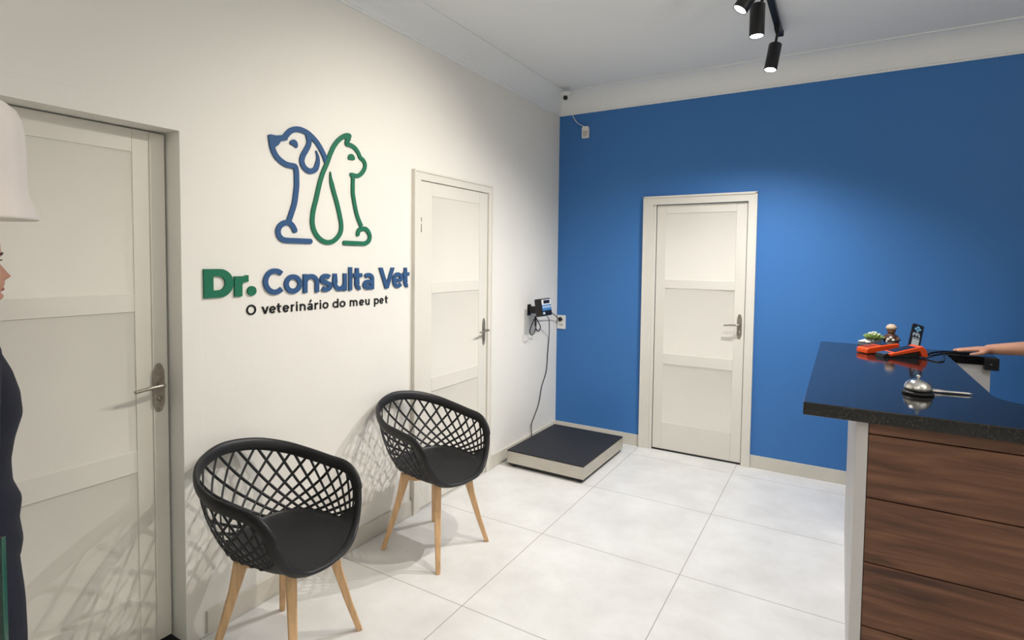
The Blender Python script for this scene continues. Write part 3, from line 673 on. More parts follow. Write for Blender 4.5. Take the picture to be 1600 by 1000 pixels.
# ------------------------------------------------------------------ ceiling track
tr = thing('ceiling_track', 'black ceiling light track carrying the black spotlights', 'light track', (1.897, -1.8, HC))
bm = bmesh.new(); box(bm, -.018, .018, -1.15, 1.10, -.032, 0); obj('rail', bm, 'dark', tr, bevel=.002)
bm = bmesh.new(); box(bm, -.022, .022, 1.10, 1.115, -.036, 0); obj('end_cap', bm, 'dark', tr, bevel=.002)
HL = ['black spotlight nearest the blue wall, at the far end of the ceiling track', 'black spotlight hanging straight down in the middle of the three in view',
      'black spotlight tilted to the left, cut by the top edge of the photo', 'black spotlight on the ceiling track above the chairs', 'black spotlight on the near end of the ceiling track']
for i, h in enumerate(HEADS):
    T, L = Vector(h['top']), Vector(h['lens'])
    dr = (L - T).normalized(); base = Vector((1.897, T.y, HC - .032)); top = L - dr * .165
    t = thing('spotlight', HL[i], 'spotlight', tuple(base), 0, 'black spotlights on the ceiling track')
    bm = bmesh.new(); lathe(bm, [(0, 0), (.034, 0), (.0375, .003), (.0375, .160), (.036, .165), (.033, .165), (.032, .156), (0, .156)], 36, mtx=frame_to(dr, top - base)); obj('lamp_body', bm, 'dark', t, smooth=True)
    bm = bmesh.new(); lathe(bm, [(0, .1585), (.0325, .1585), (.0325, .1625), (0, .1635)], 32, mtx=frame_to(dr, top - base)); obj('lens', bm, 'lens', t, smooth=True)
    piv = top + dr * .035 - base
    bm = bmesh.new(); box(bm, -.014, .014, -.040, .040, -.028, 0); tube(bm, [Vector((0, 0, -.02)), Vector((0, 0, -.05)), piv], .008, 10); obj('track_adaptor', bm, 'dark', t, bevel=.002)
    s = spot('spotlight_beam', L + dr * .008, L + dr * 2, h['w'], h['size'], color=h.get('col', SPOT_COL))
    s.parent = t; s.location = L + dr * .008 - base
for fx_, fy_, lb in ((2.6, -5.6, 'added square ceiling fill lamp, unseen behind the camera'),):
  fl = thing('ceiling_fill_lamp', lb, 'lamp', (fx_, fy_, HC))  # added housing for the fill light, never in view
  bm = bmesh.new(); box(bm, -.28, .28, -.28, .28, -.06, 0); box(bm, -.26, .26, -.26, .26, -.064, -.06); obj('lamp_frame', bm, 'white_plastic', fl, bevel=.003)

for i, (ux, uy, uw) in enumerate(FILL_UPL):
    ul = thing('fill_uplighter', ('added black fill uplighter, unseen behind the camera by the left wall', 'added black fill uplighter, out of view right of the counter by the right wall')[i], 'lamp', (ux, uy, 0))
    bm = bmesh.new(); lathe(bm, [(0, 0), (.15, 0), (.15, .015), (.02, .03), (0, .03)], 36); obj('base', bm, 'dark', ul, smooth=True)
    bm = bmesh.new(); tube(bm, [(0, 0, .02), (0, 0, 1.75)], .012, 14); obj('pole', bm, 'dark', ul, smooth=True)
    bm = bmesh.new(); lathe(bm, [(0, 1.73), (.05, 1.74), (.14, 1.81), (.143, 1.81), (.055, 1.732), (0, 1.722)], 36); obj('lamp_bowl', bm, 'white_plastic', ul, smooth=True)
    us = spot('fill_uplight', Vector((ux, uy, 1.80)), Vector((ux, uy, 3)), uw, 165, .6, .06, (1, .97, .93)); us.parent = ul; us.location = (0, 0, 1.80)  # added fill, bounced off the ceiling to lift the room

# ------------------------------------------------------------------ reception counter
CZ = 1.10; TH = .048
rc = thing('reception_counter', 'walnut-panelled reception counter with pale grey end panel', 'counter', (2.35, -2.34, 0))
O = Vector((2.35, -2.34, 0))
def Bc(x0, x1, y0, y1, z0, z1): return B(x0 - O.x, x1 - O.x, y0 - O.y, y1 - O.y, z0, z1)
obj('end_panel', Bc(2.348, 2.384, -2.34, -.83, 0, CZ - TH), 'laminate', rc, bevel=.0015)
seams = [0.0, .067, .303, .539, .775, 1.006, CZ - TH]
for a, b in zip(seams, seams[1:]): 
    if b - a < .01: continue
    o = obj('plank', Bc(2.386, 4.0, -2.338, -2.318, a + .0022, b - .0022), 'walnut', rc, bevel=.001, seg=1)
obj('carcass', Bc(2.388, 4.0, -2.316, -2.02, 0.0, CZ - TH), 'dark', rc)
obj('side_carcass', Bc(2.386, 2.78, -2.018, -.83, 0.0, CZ - TH), 'laminate', rc)
obj('return_panel', Bc(2.782, 3.018, -.66, -.60, 0, CZ - TH), 'laminate', rc, bevel=.001)
# slab: outline with rounded inner corner
pts = [(2.178, -2.375), (4.05, -2.375), (4.05, -1.985)]
c = (3.0, -1.985 + .0); 
pts += [(2.96, -1.985)] + [(2.96 + .15 * math.cos(math.radians(a)), -1.835 + .15 * math.sin(math.radians(a))) for a in range(262, 176, -8)] + [(2.812, -1.75), (2.816, -.672)]
pts += [(3.045, -.672), (3.045, -.512), (2.182, -.512)]
bm = bmesh.new(); prism(bm, pts, lambda a, b, h: Vector((a, b, h)), CZ - TH, CZ)
tag(obj('granite_countertop', bm, 'granite', bevel=.003), 'polished black granite countertop on the reception counter', 'countertop')

# things on the counter
def onc(x, y): return (x, y, CZ)
# bell
bl = thing('desk_bell', 'chrome desk bell on black base near the front of the black countertop', 'bell', onc(2.558, -1.985))
bm = bmesh.new(); lathe(bm, [(0, 0), (.050, 0), (.053, .004), (.052, .010), (.046, .014), (0, .014)], 40); obj('bell_base', bm, 'dark', bl, smooth=True)
bm = bmesh.new(); lathe(bm, [(.0435, .0165), (.0465, .018), (.0465, .028), (.042, .042), (.033, .052), (.018, .059), (0, .061)], 40); obj('bell_dome', bm, 'chrome', bl, smooth=True)
bm = bmesh.new(); lathe(bm, [(0, .059), (.003, .061), (.003, .065), (.0065, .067), (.0075, .072), (.005, .076), (0, .077)], 20); obj('bell_button', bm, 'chrome', bl, smooth=True)
# pen
pn = thing('pen', 'silver pen lying behind the desk bell', 'pen', onc(2.672, -1.905), math.radians(8))
bm = bmesh.new(); tube(bm, [(-.068, 0, .006), (-.064, 0, .006), (.055, 0, .006), (.062, 0, .006), (.072, 0, .006)], [.003, .0055, .0055, .0035, .001], 14); obj('barrel', bm, 'chrome', pn, smooth=True)
bm = bmesh.new(); tube(bm, [(-.066, 0, .0105), (-.060, 0, .0135), (-.025, 0, .0125)], .0014, 6); obj('clip', bm, 'chrome', pn, smooth=True)
# succulent pot
pt = thing('succulent_pot', 'small pale succulent in a round grey pot at the back of the countertop', 'plant', onc(2.468, -.595))
bm = bmesh.new(); lathe(bm, [(0, 0), (.030, 0), (.042, .014), (.045, .032), (.040, .046), (.036, .047), (.036, .038), (0, .038)], 28); obj('pot', bm, 'pot', pt, smooth=True)
bm = bmesh.new()
for k in range(46):
    a = k * 2.399; el = math.radians(20 + 65 * (k / 46)); ln = .052 - .014 * (k / 46)
    d = Vector((math.cos(a) * math.cos(el), math.sin(a) * math.cos(el), math.sin(el))); b0 = Vector((0, 0, .042)) + Vector((d.x, d.y, 0)) * .012
    tube(bm, [b0, b0 + d * ln * .5 + Vector((0, 0, .001)), b0 + d * ln * .85 + Vector((0, 0, .003)), b0 + d * ln + Vector((0, 0, .006))], [.004, .0062, .005, .001], 6)
obj('leaves', bm, 'leaf', pt, smooth=True)
bm = bmesh.new()
for k in range(9):
    a = k * 2.399; r = .012 + .020 * (k % 3) / 2; bmesh.ops.create_icosphere(bm, subdivisions=2, radius=.006, matrix=Matrix.Translation((r * math.cos(a), r * math.sin(a), .094 - r * .5)))
obj('pale_tips', bm, 'white_flower', pt, smooth=True)
# white flower bowl beside
wf = thing('flower_bowl', 'tiny dark bowl of white artificial flowers left of the succulent', 'ornament', onc(2.420, -.675))
bm = bmesh.new(); lathe(bm, [(0, 0), (.020, 0), (.034, .012), (.037, .024), (.033, .028), (0, .026)], 24); obj('bowl', bm, 'pot', wf, smooth=True)
for k, (x, y, z, r) in enumerate([(-.012, -.012, .040, .015), (.014, -.014, .037, .013), (0, .012, .042, .014), (-.022, .008, .036, .011), (.022, .006, .034, .011)]):
    bm = bmesh.new()
    for j in range(6):
        a = j * PI / 3 + k; bmesh.ops.create_icosphere(bm, subdivisions=2, radius=r * .5, matrix=Matrix.Translation((x + r * .55 * math.cos(a), y + r * .55 * math.sin(a), z)))
    bmesh.ops.create_icosphere(bm, subdivisions=2, radius=r * .5, matrix=Matrix.Translation((x, y, z + r * .25)))
    obj('flower', bm, 'white_flower', wf, smooth=True)
# figurine
fg = thing('figurine', 'brown seated figurine with pale cap holding white flowers behind the card readers', 'figurine', onc(2.560, -.560))
bm = bmesh.new()
lathe(bm, [(0, 0), (.042, 0), (.045, .012), (.040, .035), (.031, .060), (.025, .078), (.016, .086), (0, .086)], 28)
for s in (-1, 1):
    tube(bm, [(s * .026, -.004, .070), (s * .038, -.020, .050), (s * .014, -.036, .045)], [.010, .010, .008], 10)
    tube(bm, [(s * .022, -.01, .018), (s * .030, -.038, .014), (s * .030, -.050, .006)], [.014, .012, .009], 10)
obj('body', bm, 'brown', fg, smooth=True)
bm = bmesh.new(); lathe(bm, [(0, .080), (.014, .083), (.022, .095), (.023, .108), (.017, .120), (0, .126)], 24)
bmesh.ops.create_icosphere(bm, subdivisions=2, radius=.006, matrix=Matrix.Translation((0, -.023, .100)))
obj('head', bm, mat('tan_face', srgb(120, 82, 62), .6), fg, smooth=True)
bm = bmesh.new(); lathe(bm, [(.0245, .112), (.0285, .116), (.029, .123), (.024, .134), (.012, .142), (0, .144)], 24)
obj('cap', bm, mat('pale_tan_cap', srgb(205, 180, 155), .6), fg, smooth=True)
bm = bmesh.new()
for x, y, z in ((-.004, -.046, .064), (-.018, -.046, .052), (.008, -.048, .050)):
    bmesh.ops.create_icosphere(bm, subdivisions=2, radius=.0085, matrix=Matrix.Translation((x, y, z)))
tube(bm, [(-.022, -.046, .050), (-.028, -.050, .030), (-.032, -.054, .004)], .0035, 8)
obj('bouquet', bm, 'white_flower', fg, smooth=True)
# card readers (orange), one flat, one on its dock
def reader(name_label, loc, rotz, tilt, L=.175, Wd=.082):
    t = thing('card_reader', name_label, 'card reader', loc, rotz, 'orange card readers on the countertop')
    R = Matrix.Rotation(tilt, 4, 'Y')
    return t, R
t, R = reader('slim orange card reader lying flat, nearest the potted succulent', onc(2.475, -.865), math.radians(40), 0)
bm = bmesh.new(); prism(bm, [(-.10, .002), (.11, .010), (.11, .058), (.02, .050), (-.085, .036), (-.10, .028)], lambda a, b, h: Vector((a, h, b)), -.040, .040); obj('reader_body', bm, 'orange', t, bevel=.006, seg=3)
bm = bmesh.new(); prism(bm, [(.00, .0470), (.105, .0570), (.105, .0600), (.00, .0500)], lambda a, b, h: Vector((a, h, b)), -.031, .031); obj('screen', bm, 'screen', t)
M['btn'] = mat('dark_buttons', srgb(60, 50, 50), .5)
for i in range(4):
    for j in range(3):
        bm = bmesh.new(); a = -.078 + i * .019; h = -.020 + j * .020; z = .0355 + (a + .078) * .135
        box(bm, a - .006, a + .006, h - .007, h + .007, z, z + .003); obj('key', bm, 'btn', t)
t, R = reader('orange card reader propped on its black charging dock, in front', onc(2.585, -.955), math.radians(30), 0)
bm = bmesh.new(); prism(bm, [(-.095, .022), (.060, .060), (.085, .066), (.106, .046), (.116, .012), (.102, .002), (.085, .006), (.070, .038), (-.088, .008)], lambda a, b, h: Vector((a, h, b)), -.042, .042); obj('reader_body', bm, 'orange', t, bevel=.004, seg=3)
bm = bmesh.new(); prism(bm, [(-.060, .0290), (.055, .0575), (.055, .0605), (-.060, .0320)], lambda a, b, h: Vector((a, h, b)), -.033, .033); obj('screen', bm, 'screen', t)
bm = bmesh.new(); prism(bm, [(-.125, .0), (.070, .0), (.066, .032), (-.090, .006), (-.098, .024), (-.120, .018)], lambda a, b, h: Vector((a, h, b)), -.036, .036); obj('dock', bm, 'dark', t, bevel=.002)
bm = bmesh.new(); prism(bm, [(-.120, .018), (-.076, .026), (-.076, .030), (-.120, .022)], lambda a, b, h: Vector((a, h, b)), -.030, .030); obj('metal_edge', bm, 'chrome', t)
# small display stand with blue symbol
sg = thing('tap_to_pay_sign', 'small upright black plaque with pale blue symbol behind the orange card readers', 'sign', (2.655, -.70, CZ + .014), math.radians(28))
TS = Matrix.Rotation(math.radians(-14), 4, 'X') @ Matrix.Rotation(math.radians(18), 4, 'Y')
def PS(a, b, h): return TS @ Vector((a, -h, b))
bm = bmesh.new()
pl2 = [(-.030, 0), (.036, 0)] + [(.036 - .008 + .008 * math.cos(a), .155 - .008 + .008 * math.sin(a)) for a in (0, PI / 4, PI / 2)] + [(-.030 + .008 - .008 * math.sin(a), .155 - .008 + .008 * math.cos(a)) for a in (0, PI / 4, PI / 2)]
prism(bm, pl2, PS, 0, .006); obj('plaque', bm, mat('blue_black_plaque', srgb(10, 16, 34), .3), sg, bevel=.001)
M['cyan'] = mat('pale_blue_print', srgb(120, 190, 235), .4)
bm = bmesh.new()
cxs, czs = .004, .126
for q in ((0, .011), (0, -.011), (.011, 0), (-.011, 0)):
    x, z = cxs + q[0], czs + q[1]; prism(bm, [(x, z - .0085), (x + .0085, z), (x, z + .0085), (x - .0085, z)], PS, .006, .0068)
obj('diamond_symbol', bm, 'cyan', sg)
bm = bmesh.new()
ribbon(bm, [(-.016, .080), (-.016, .098), (-.008, .100), (-.004, .092), (-.012, .088)], .0034, .006, .0068, PS, False)
ribbon(bm, [(.002, .080), (.002, .101)], .004, .006, .0068, PS, False); ribbon(bm, [(.004, .102), (.014, .101), (.019, .090), (.022, .080)], .0036, .006, .0068, PS, False); ribbon(bm, [(.004, .094), (.012, .092), (.018, .080)], .0032, .006, .0068, PS, False)
obj('symbol_writing', bm, 'key_pale', sg)
bm = bmesh.new(); prism(bm, [(-.016, .018), (.024, .018), (.024, .064), (-.016, .064)], PS, .006, .0066); obj('sticker', bm, mat('grey_sticker', srgb(190, 198, 205), .5), sg)
bm = bmesh.new(); prism(bm, [(-.016, .068), (.024, .068), (.024, .072), (-.016, .072)], PS, .006, .0066); obj('sticker_line', bm, 'key_pale', sg)
bm = bmesh.new(); box(bm, -.028, .034, -.012, .055, -.0138, .004); tube(bm, [Vector((.003, .048, .006)), TS @ Vector((.003, .002, .07))], .004, 8); obj('easel_back', bm, 'dark', sg)
# cables on the countertop
cabs = [[(2.684, -.885, CZ + .010), (2.71, -.80, CZ + .003), (2.76, -.66, CZ + .003), (2.84, -.57, CZ + .003), (2.95, -.545, CZ + .003)],
        [(2.686, -.905, CZ + .010), (2.74, -.80, CZ + .003), (2.79, -.70, CZ + .003), (2.86, -.60, CZ + .003), (2.96, -.575, CZ + .003)],
        [(2.680, -.925, CZ + .010), (2.700, -1.0, CZ + .003), (2.735, -1.045, CZ + .003), (2.765, -.99, CZ + .003), (2.79, -.82, CZ + .003), (2.82, -.66, CZ + .003), (2.95, -.610, CZ + .003)]]
cl = ['black cable across the countertop, nearest the blue wall', 'middle black cable across the countertop', 'black cable looping nearest the desk bell']
for i, p in enumerate(cabs):
    bm = bmesh.new(); tube(bm, cr(p, 8), .0028, 8); tag(obj('reader_cable', bm, 'cable', smooth=True), cl[i], 'cable', 'cables behind the card readers')
# black box hanging at the slab end
bb = thing('key_switch_box', 'small black box fixed at the end of the short countertop return under the hand', 'box', (3.012, -.692, CZ - .055))
bm = bmesh.new(); box(bm, -.030, .033, -.018, .0185, -.014, .054); obj('box_body', bm, 'dark', bb, bevel=.003)
bm = bmesh.new(); lathe(bm, [(0, 0), (.008, 0), (.008, .004), (0, .005)], 16, mtx=frame_to((0, -1, 0), (0, -.018, .015))); obj('button', bm, 'black_plastic', bb, smooth=True)

# ------------------------------------------------------------------ pendant lamp (left edge)
pd = thing('pendant_lamp', 'glossy white bell-shaped lamp shade hanging at the left edge of the photo', 'lamp', (.790, -4.262, 1.682))
bm = bmesh.new()
prof = [(.012, .300), (.035, .298), (.060, .289), (.079, .272), (.089, .248), (.0935, .220), (.095, .190), (.0965, .14), (.0975, .09), (.099, .066), (.105, .048), (.112, .028), (.117, .006), (.118, 0), (.114, .001), (.108, .028), (.101, .048), (.095, .068), (.0935, .09), (.0925, .15), (.090, .20), (.083, .25), (.050, .284), (.012, .292)]
prof = [(a * .82, b * .82) for a, b in prof]; lathe(bm, prof, 48); obj('shade', bm, 'lampshade', pd, smooth=True)
bm = bmesh.new(); lathe(bm, [(0, .238), (.012, .238), (.012, .27), (.006, .28), (0, .28)], 20); obj('cap', bm, 'white_plastic', pd, smooth=True)
bm = bmesh.new(); tube(bm, [(0, 0, .27), (0, 0, HC - 1.682 - .02)], .003, 8); obj('cord', bm, 'white_plastic', pd, smooth=True)
bm = bmesh.new(); lathe(bm, [(0, HC - 1.682 - .025), (.04, HC - 1.682 - .02), (.05, HC - 1.682), (0, HC - 1.682)], 28); obj('ceiling_rose', bm, 'white_plastic', pd, smooth=True)

# ------------------------------------------------------------------ glass panel (bottom-left edge)
gp = thing('glass_panel', 'tall clear glass panel with green edge at the lower left corner', 'glass panel', (1.125, -4.3325, 0))
gdir = Vector((-.62, -.785, 0)).normalized(); gn = Vector((-gdir.y, gdir.x, 0))
bm = bmesh.new(); prism(bm, [(0, .02), (.55, .02), (.55, 1.15), (0, 1.15)], lambda a, b, h: gdir * a + gn * h + Vector((0, 0, b)), -.005, .005); obj('pane', bm, 'glass', gp)
M['glass_edge'] = mat('deep_green_glass_edge', srgb(52, 104, 92), .15)
bm = bmesh.new(); prism(bm, [(-.002, .02), (-.0002, .02), (-.0002, 1.15), (-.002, 1.15)], lambda a, b, h: gdir * a + gn * h + Vector((0, 0, b)), -.005, .005); obj('polished_edge', bm, 'glass_edge', gp)
for a in (.10, .45):
    bm = bmesh.new(); prism(bm, [(a - .03, 0), (a + .03, 0), (a + .03, .07), (a - .03, .07)], lambda a, b, h: gdir * a + gn * h + Vector((0, 0, b)), -.018, .018); obj('clamp_foot', bm, 'chrome', gp, bevel=.003)

# ------------------------------------------------------------------ people
def interp(tab, x):
    for a, b in zip(tab, tab[1:]):
        if a[0] <= x <= b[0]:
            t = (x - a[0]) / (b[0] - a[0] + 1e-9); t = t * t * (3 - 2 * t); return [p + (q - p) * t for p, q in zip(a[1:], b[1:])]
    return list(tab[0][1:]) if x < tab[0][0] else list(tab[-1][1:])
def head_bm(bm, c, yawdeg, s=1.0):
    """head facing local +X, c = point between the eyes at skull centre"""
    R = Matrix.Rotation(math.radians(yawdeg), 4, 'Z')
    # z rel. eyes: front x, back x, half width
    T = [(-.150, .004, -.052, .046), (-.126, .030, -.058, .048), (-.117, .066, -.062, .046), (-.108, .080, -.066, .048), (-.098, .084, -.068, .051), (-.082, .080, -.078, .056), (-.06, .081, -.090, .062), (-.03, .080, -.100, .069), (0, .076, -.104, .073), (.03, .082, -.104, .075), (.06, .080, -.100, .074), (.085, .064, -.088, .066), (.105, .036, -.062, .046), (.116, .0, -.02, .012)]
    # profile features: (z, added depth at the middle, angular sigma)
    feat = [(-.100, .006, .35, .012), (-.0865, -.005, .40, .006), (-.076, .010, .30, .0055), (-.0635, .012, .28, .0055), (-.056, .003, .22, .005), (-.046, .010, .20, .007), (-.041, .016, .24, .010), (-.030, .012, .20, .012), (-.014, .009, .17, .014), (.018, .004, .5, .01)]
    nz, na = 74, 72; rings = []
    for i in range(nz + 1):
        z = -.150 + .266 * i / nz; fx, bx, hw = interp(T, z); mx = (fx + bx) / 2 if z < -.10 else -.010; ring = []
        for k in range(na):
            a = 2 * PI * k / na; ca, sa = math.cos(a), math.sin(a)
            ext = (fx - mx) if ca > 0 else (mx - bx)
            x = mx + math.copysign(abs(ca) ** .85, ca) * ext; y = math.copysign(abs(sa) ** .9, sa) * hw
            aa = a if a < PI else a - 2 * PI
            for fz, dep, sg_, sz in feat: x += dep * math.exp(-(aa / sg_) ** 2) * math.exp(-((z - fz) / sz) ** 2)
            for sd in (-1, 1):   # eye sockets
                x -= .007 * math.exp(-((aa - sd * .42) / .20) ** 2) * math.exp(-(z / .013) ** 2)
            ring.append(bm.verts.new(Vector(c) + R @ (Vector((x, y, z)) * s)))
        rings.append(ring)
    for A, C in zip(rings, rings[1:]):
        for k in range(na): bm.faces.new((A[k], A[(k + 1) % na], C[(k + 1) % na], C[k]))
    bm.faces.new(rings[0][::-1]); bm.faces.new(rings[-1])
    for sd in (-1, 1):   # ears
        e = Vector(c) + R @ (Vector((-.012, sd * .077, -.022)) * s)
        bmesh.ops.create_icosphere(bm, subdivisions=3, radius=.03 * s, matrix=Matrix.Translation(e) @ R @ Matrix.Diagonal((.62, .30, 1.05, 1)))
def limb(bm, pts, rad, n=18):
    P = cr(pts, 5); N = len(P); K = len(rad) - 1
    rr = []
    for i in range(N):
        u = i / (N - 1) * K; j = min(int(u), K - 1); t = u - j; rr.append(rad[j] * (1 - t) + rad[j + 1] * t)
    tube(bm, P, rr, n)
    for p, r in ((P[0], rr[0]), (P[-1], rr[-1])): bmesh.ops.create_icosphere(bm, subdivisions=3, radius=r, matrix=Matrix.Translation(p))
def hand(bm, wrist, fdir, palm_n, side, curl=.1, s=1.0, spread=.06):
    """fdir: finger direction, palm_n: normal out of the palm, side: direction of the thumb"""
    f, nn, t = Vector(fdir).normalized(), Vector(palm_n).normalized(), Vector(side).normalized(); w0 = Vector(wrist)
    # palm: flattened tubes
    for k, off in enumerate((.030, .010, -.010, -.029)):
        tube(bm, [w0 + t * off * .55 * s, w0 + f * .045 * s + t * off * .9 * s, w0 + f * (.088 - abs(k - 1.3) * .004) * s + t * off * s], [.0155 * s, .0145 * s, .0105 * s], 14)
    ln = (.070, .078, .073, .057)
    for k, off in enumerate((.030, .010, -.010, -.029)):
        b = w0 + f * (.085 - abs(k - 1.3) * .004) * s + t * off * s; d = (f + t * spread * (1.5 - k)).normalized(); P = [b]; c = curl; rr = [.0100 * s]
        for q, fr in enumerate((.45, .30, .25)):
            dd = (d * math.cos(c * (q + 1) * .8) + nn * math.sin(c * (q + 1) * .8)).normalized(); P.append(P[-1] + dd * ln[k] * fr * s); rr.append((.0086, .0078, .0064)[q] * s)
        tube(bm, P, rr, 12)
        for p, r in zip(P, rr): bmesh.ops.create_icosphere(bm, subdivisions=2, radius=r, matrix=Matrix.Translation(p))
    b = w0 + f * .018 * s + t * .026 * s + nn * .006 * s
    P = [b, b + (f * .6 + t * .7 + nn * .2).normalized() * .040 * s, b + (f * .6 + t * .7 + nn * .2).normalized() * .040 * s + (f * .9 + t * .3 + nn * .1).normalized() * .030 * s, b + (f * .6 + t * .7 + nn * .2).normalized() * .040 * s + (f * .95 + t * .2 + nn * .1).normalized() * .055 * s]
    rr = [.0145 * s, .0115 * s, .0095 * s, .0070 * s]; tube(bm, P, rr, 12)
    for p, r in zip(P, rr): bmesh.ops.create_icosphere(bm, subdivisions=2, radius=r, matrix=Matrix.Translation(p))
def body(name, bm, m, parent, voxel=.005, it=6):
    o = obj(name, bm, m, parent, smooth=True)
    r = o.modifiers.new('remesh', 'REMESH'); r.mode = 'VOXEL'; r.voxel_size = voxel; r.use_smooth_shade = True
    sm = o.modifiers.new('smooth', 'SMOOTH'); sm.iterations = it; sm.factor = .5
    return o
def loft(bm, rows, R, O_, n=36):
    """rows: (z, x front, x back, half width); local +X forward"""
    rings = []
    for z, fx, bx, hw in rows:
        mx = (fx + bx) / 2; rings.append([bm.verts.new(O_ + R @ Vector((mx + (fx - bx) / 2 * math.copysign(abs(math.cos(2 * PI * k / n)) ** .9, math.cos(2 * PI * k / n)), hw * math.copysign(abs(math.sin(2 * PI * k / n)) ** .85, math.sin(2 * PI * k / n)), z))) for k in range(n)])
    for A, C in zip(rings, rings[1:]):
        for k in range(n): bm.faces.new((A[k], A[(k + 1) % n], C[(k + 1) % n], C[k]))
    bm.faces.new(rings[0][::-1]); bm.faces.new(rings[-1])
# --- left person: profile facing +Y (to the right)
P1 = Vector((.30, -4.193, 0)); R90 = Matrix.Rotation(PI / 2, 4, 'Z')
pr = thing('person', 'smiling person in navy scrubs seen in profile at the left edge', 'person', tuple(P1))
def L(f, s_, z): return R90 @ Vector((f, s_, z))       # f forward, s_ to the person's left
bm = bmesh.new()
head_bm(bm, R90 @ Vector((.030, 0, 1.590)), 90, .95)
loft(bm, [(1.39, .055, -.075, .075), (1.45, .032, -.060, .054), (1.52, .026, -.055, .050)], R90, Vector((0, 0, 0)))
loft(bm, [(.86, .10, -.13, .165), (.95, .095, -.13, .165), (1.06, .085, -.10, .135), (1.18, .115, -.105, .145), (1.26, .105, -.105, .16), (1.34, .08, -.10, .18), (1.40, .055, -.08, .13), (1.43, .045, -.07, .07)], R90, Vector((0, 0, 0)))
for s_ in (-1, 1):
    limb(bm, [L(0, s_ * .085, .88), L(.02, s_ * .085, .66), L(.02, s_ * .085, .48), L(0, s_ * .085, .28), L(-.02, s_ * .085, .09)], [.092, .080, .058, .056, .038])
    limb(bm, [L(-.03, s_ * .085, .05), L(.06, s_ * .085, .04), L(.15, s_ * .09, .028)], [.038, .040, .026])
    limb(bm, [L(-.01, s_ * .175, 1.36), L(-.025, s_ * .205, 1.20), L(-.02, s_ * .215, 1.09)], [.052, .046, .038])
    limb(bm, [L(-.02, s_ * .215, 1.09), L(-.08, s_ * .205, .99), L(-.14, s_ * .17, .90)], [.040, .036, .025])
    hand(bm, R90 @ Vector((-.14, s_ * .17, .90)), L(-.10, -s_ * .45, -.9), L(0, -s_ * .9, .45), L(1, 0, -.1), .25, .95)
bd = body('body', bm, 'skin', pr, .0045, 4)
bm = bmesh.new()
loft(bm, [(.800, .120, -.150, .190), (.84, .127, -.15, .19), (.90, .120, -.148, .185), (.95, .128, -.14, .178), (1.0, .110, -.13, .165), (1.06, .108, -.118, .158), (1.12, .118, -.118, .160), (1.18, .136, -.118, .165), (1.24, .130, -.118, .172), (1.30, .112, -.115, .188), (1.36, .085, -.10, .185), (1.40, .066, -.088, .14), (1.425, .056, -.078, .095)], R90, Vector((0, 0, 0)))
for s_ in (-1, 1): limb(bm, [L(-.01, s_ * .165, 1.36), L(-.02, s_ * .20, 1.24), L(-.022, s_ * .213, 1.11), L(-.06, s_ * .21, 1.02), L(-.12, s_ * .182, .93)], [.068, .062, .052, .050, .042])
body('scrub_top', bm, 'navy', pr, .008, 4)
bm = bmesh.new()
loft(bm, [(.78, .10, -.135, .17), (.86, .11, -.138, .17), (.92, .105, -.13, .165)], R90, Vector((0, 0, 0)))
for s_ in (-1, 1): limb(bm, [L(.0, s_ * .09, .84), L(.015, s_ * .09, .68), L(.025, s_ * .09, .52), L(.01, s_ * .09, .30), L(0, s_ * .09, .10)], [.100, .098, .088, .080, .072])
body('trousers', bm, 'navy', pr, .008, 4)
for s_ in (-1, 1):
    bm = bmesh.new(); limb(bm, [L(-.045, s_ * .087, .045), L(.05, s_ * .087, .045), L(.155, s_ * .092, .036)], [.046, .047, .036]); body('shoe', bm, 'white_plastic', pr, .006, 4)
bm = bmesh.new()
bmesh.ops.create_icosphere(bm, subdivisions=4, radius=.103, matrix=Matrix.Translation(R90 @ Vector((-.006, 0, 1.631))) @ R90 @ Matrix.Diagonal((1.0, .80, .82, 1)))
bmesh.ops.create_icosphere(bm, subdivisions=4, radius=.09, matrix=Matrix.Translation(R90 @ Vector((-.056, 0, 1.576))) @ R90 @ Matrix.Diagonal((.78, .86, 1.0, 1)))
limb(bm, [R90 @ Vector((-.115, 0, 1.63)), R90 @ Vector((-.155, 0, 1.56)), R90 @ Vector((-.145, 0, 1.42))], [.040, .038, .018])
body('hair', bm, 'hair', pr, .006, 6)
def FV(x, y, z): return R90 @ Vector((.030 + (x - .020) * .95, y * .95, 1.588 + (z - 1.603) * .95))
M['eye_white'] = mat('eye_white', srgb(225, 220, 215), .3); M['iris'] = mat('iris_brown', srgb(50, 32, 24), .2)
for s_ in (-1, 1):
    e = FV(.080, s_ * .031, 1.603)
    bm = bmesh.new(); bmesh.ops.create_icosphere(bm, subdivisions=3, radius=.0115, matrix=Matrix.Translation(e)); ey = obj('eye', bm, 'eye_white', pr, smooth=True)
    bm = bmesh.new(); bmesh.ops.create_icosphere(bm, subdivisions=3, radius=.0062, matrix=Matrix.Translation(e + R90 @ Vector((.0065, 0, 0)))); obj('iris', bm, 'iris', ey, smooth=True)
    bm = bmesh.new(); tube(bm, [FV(.100, s_ * .014, 1.623), FV(.099, s_ * .030, 1.630), FV(.088, s_ * .048, 1.625)], [.002, .003, .0015], 8); obj('eyebrow', bm, 'hair', pr, smooth=True)
    bm = bmesh.new()
    for q in range(9):
        yy = s_ * (.019 + q * .003); tube(bm, [FV(.090 - abs(q - 3) * .001, yy, 1.6085), FV(.097 - abs(q - 3) * .001, yy * 1.03, 1.6095), FV(.101 - abs(q - 3) * .001, yy * 1.06, 1.613)], [.0009, .0008, .0003], 5)
    obj('eyelashes', bm, 'hair', pr, smooth=True)
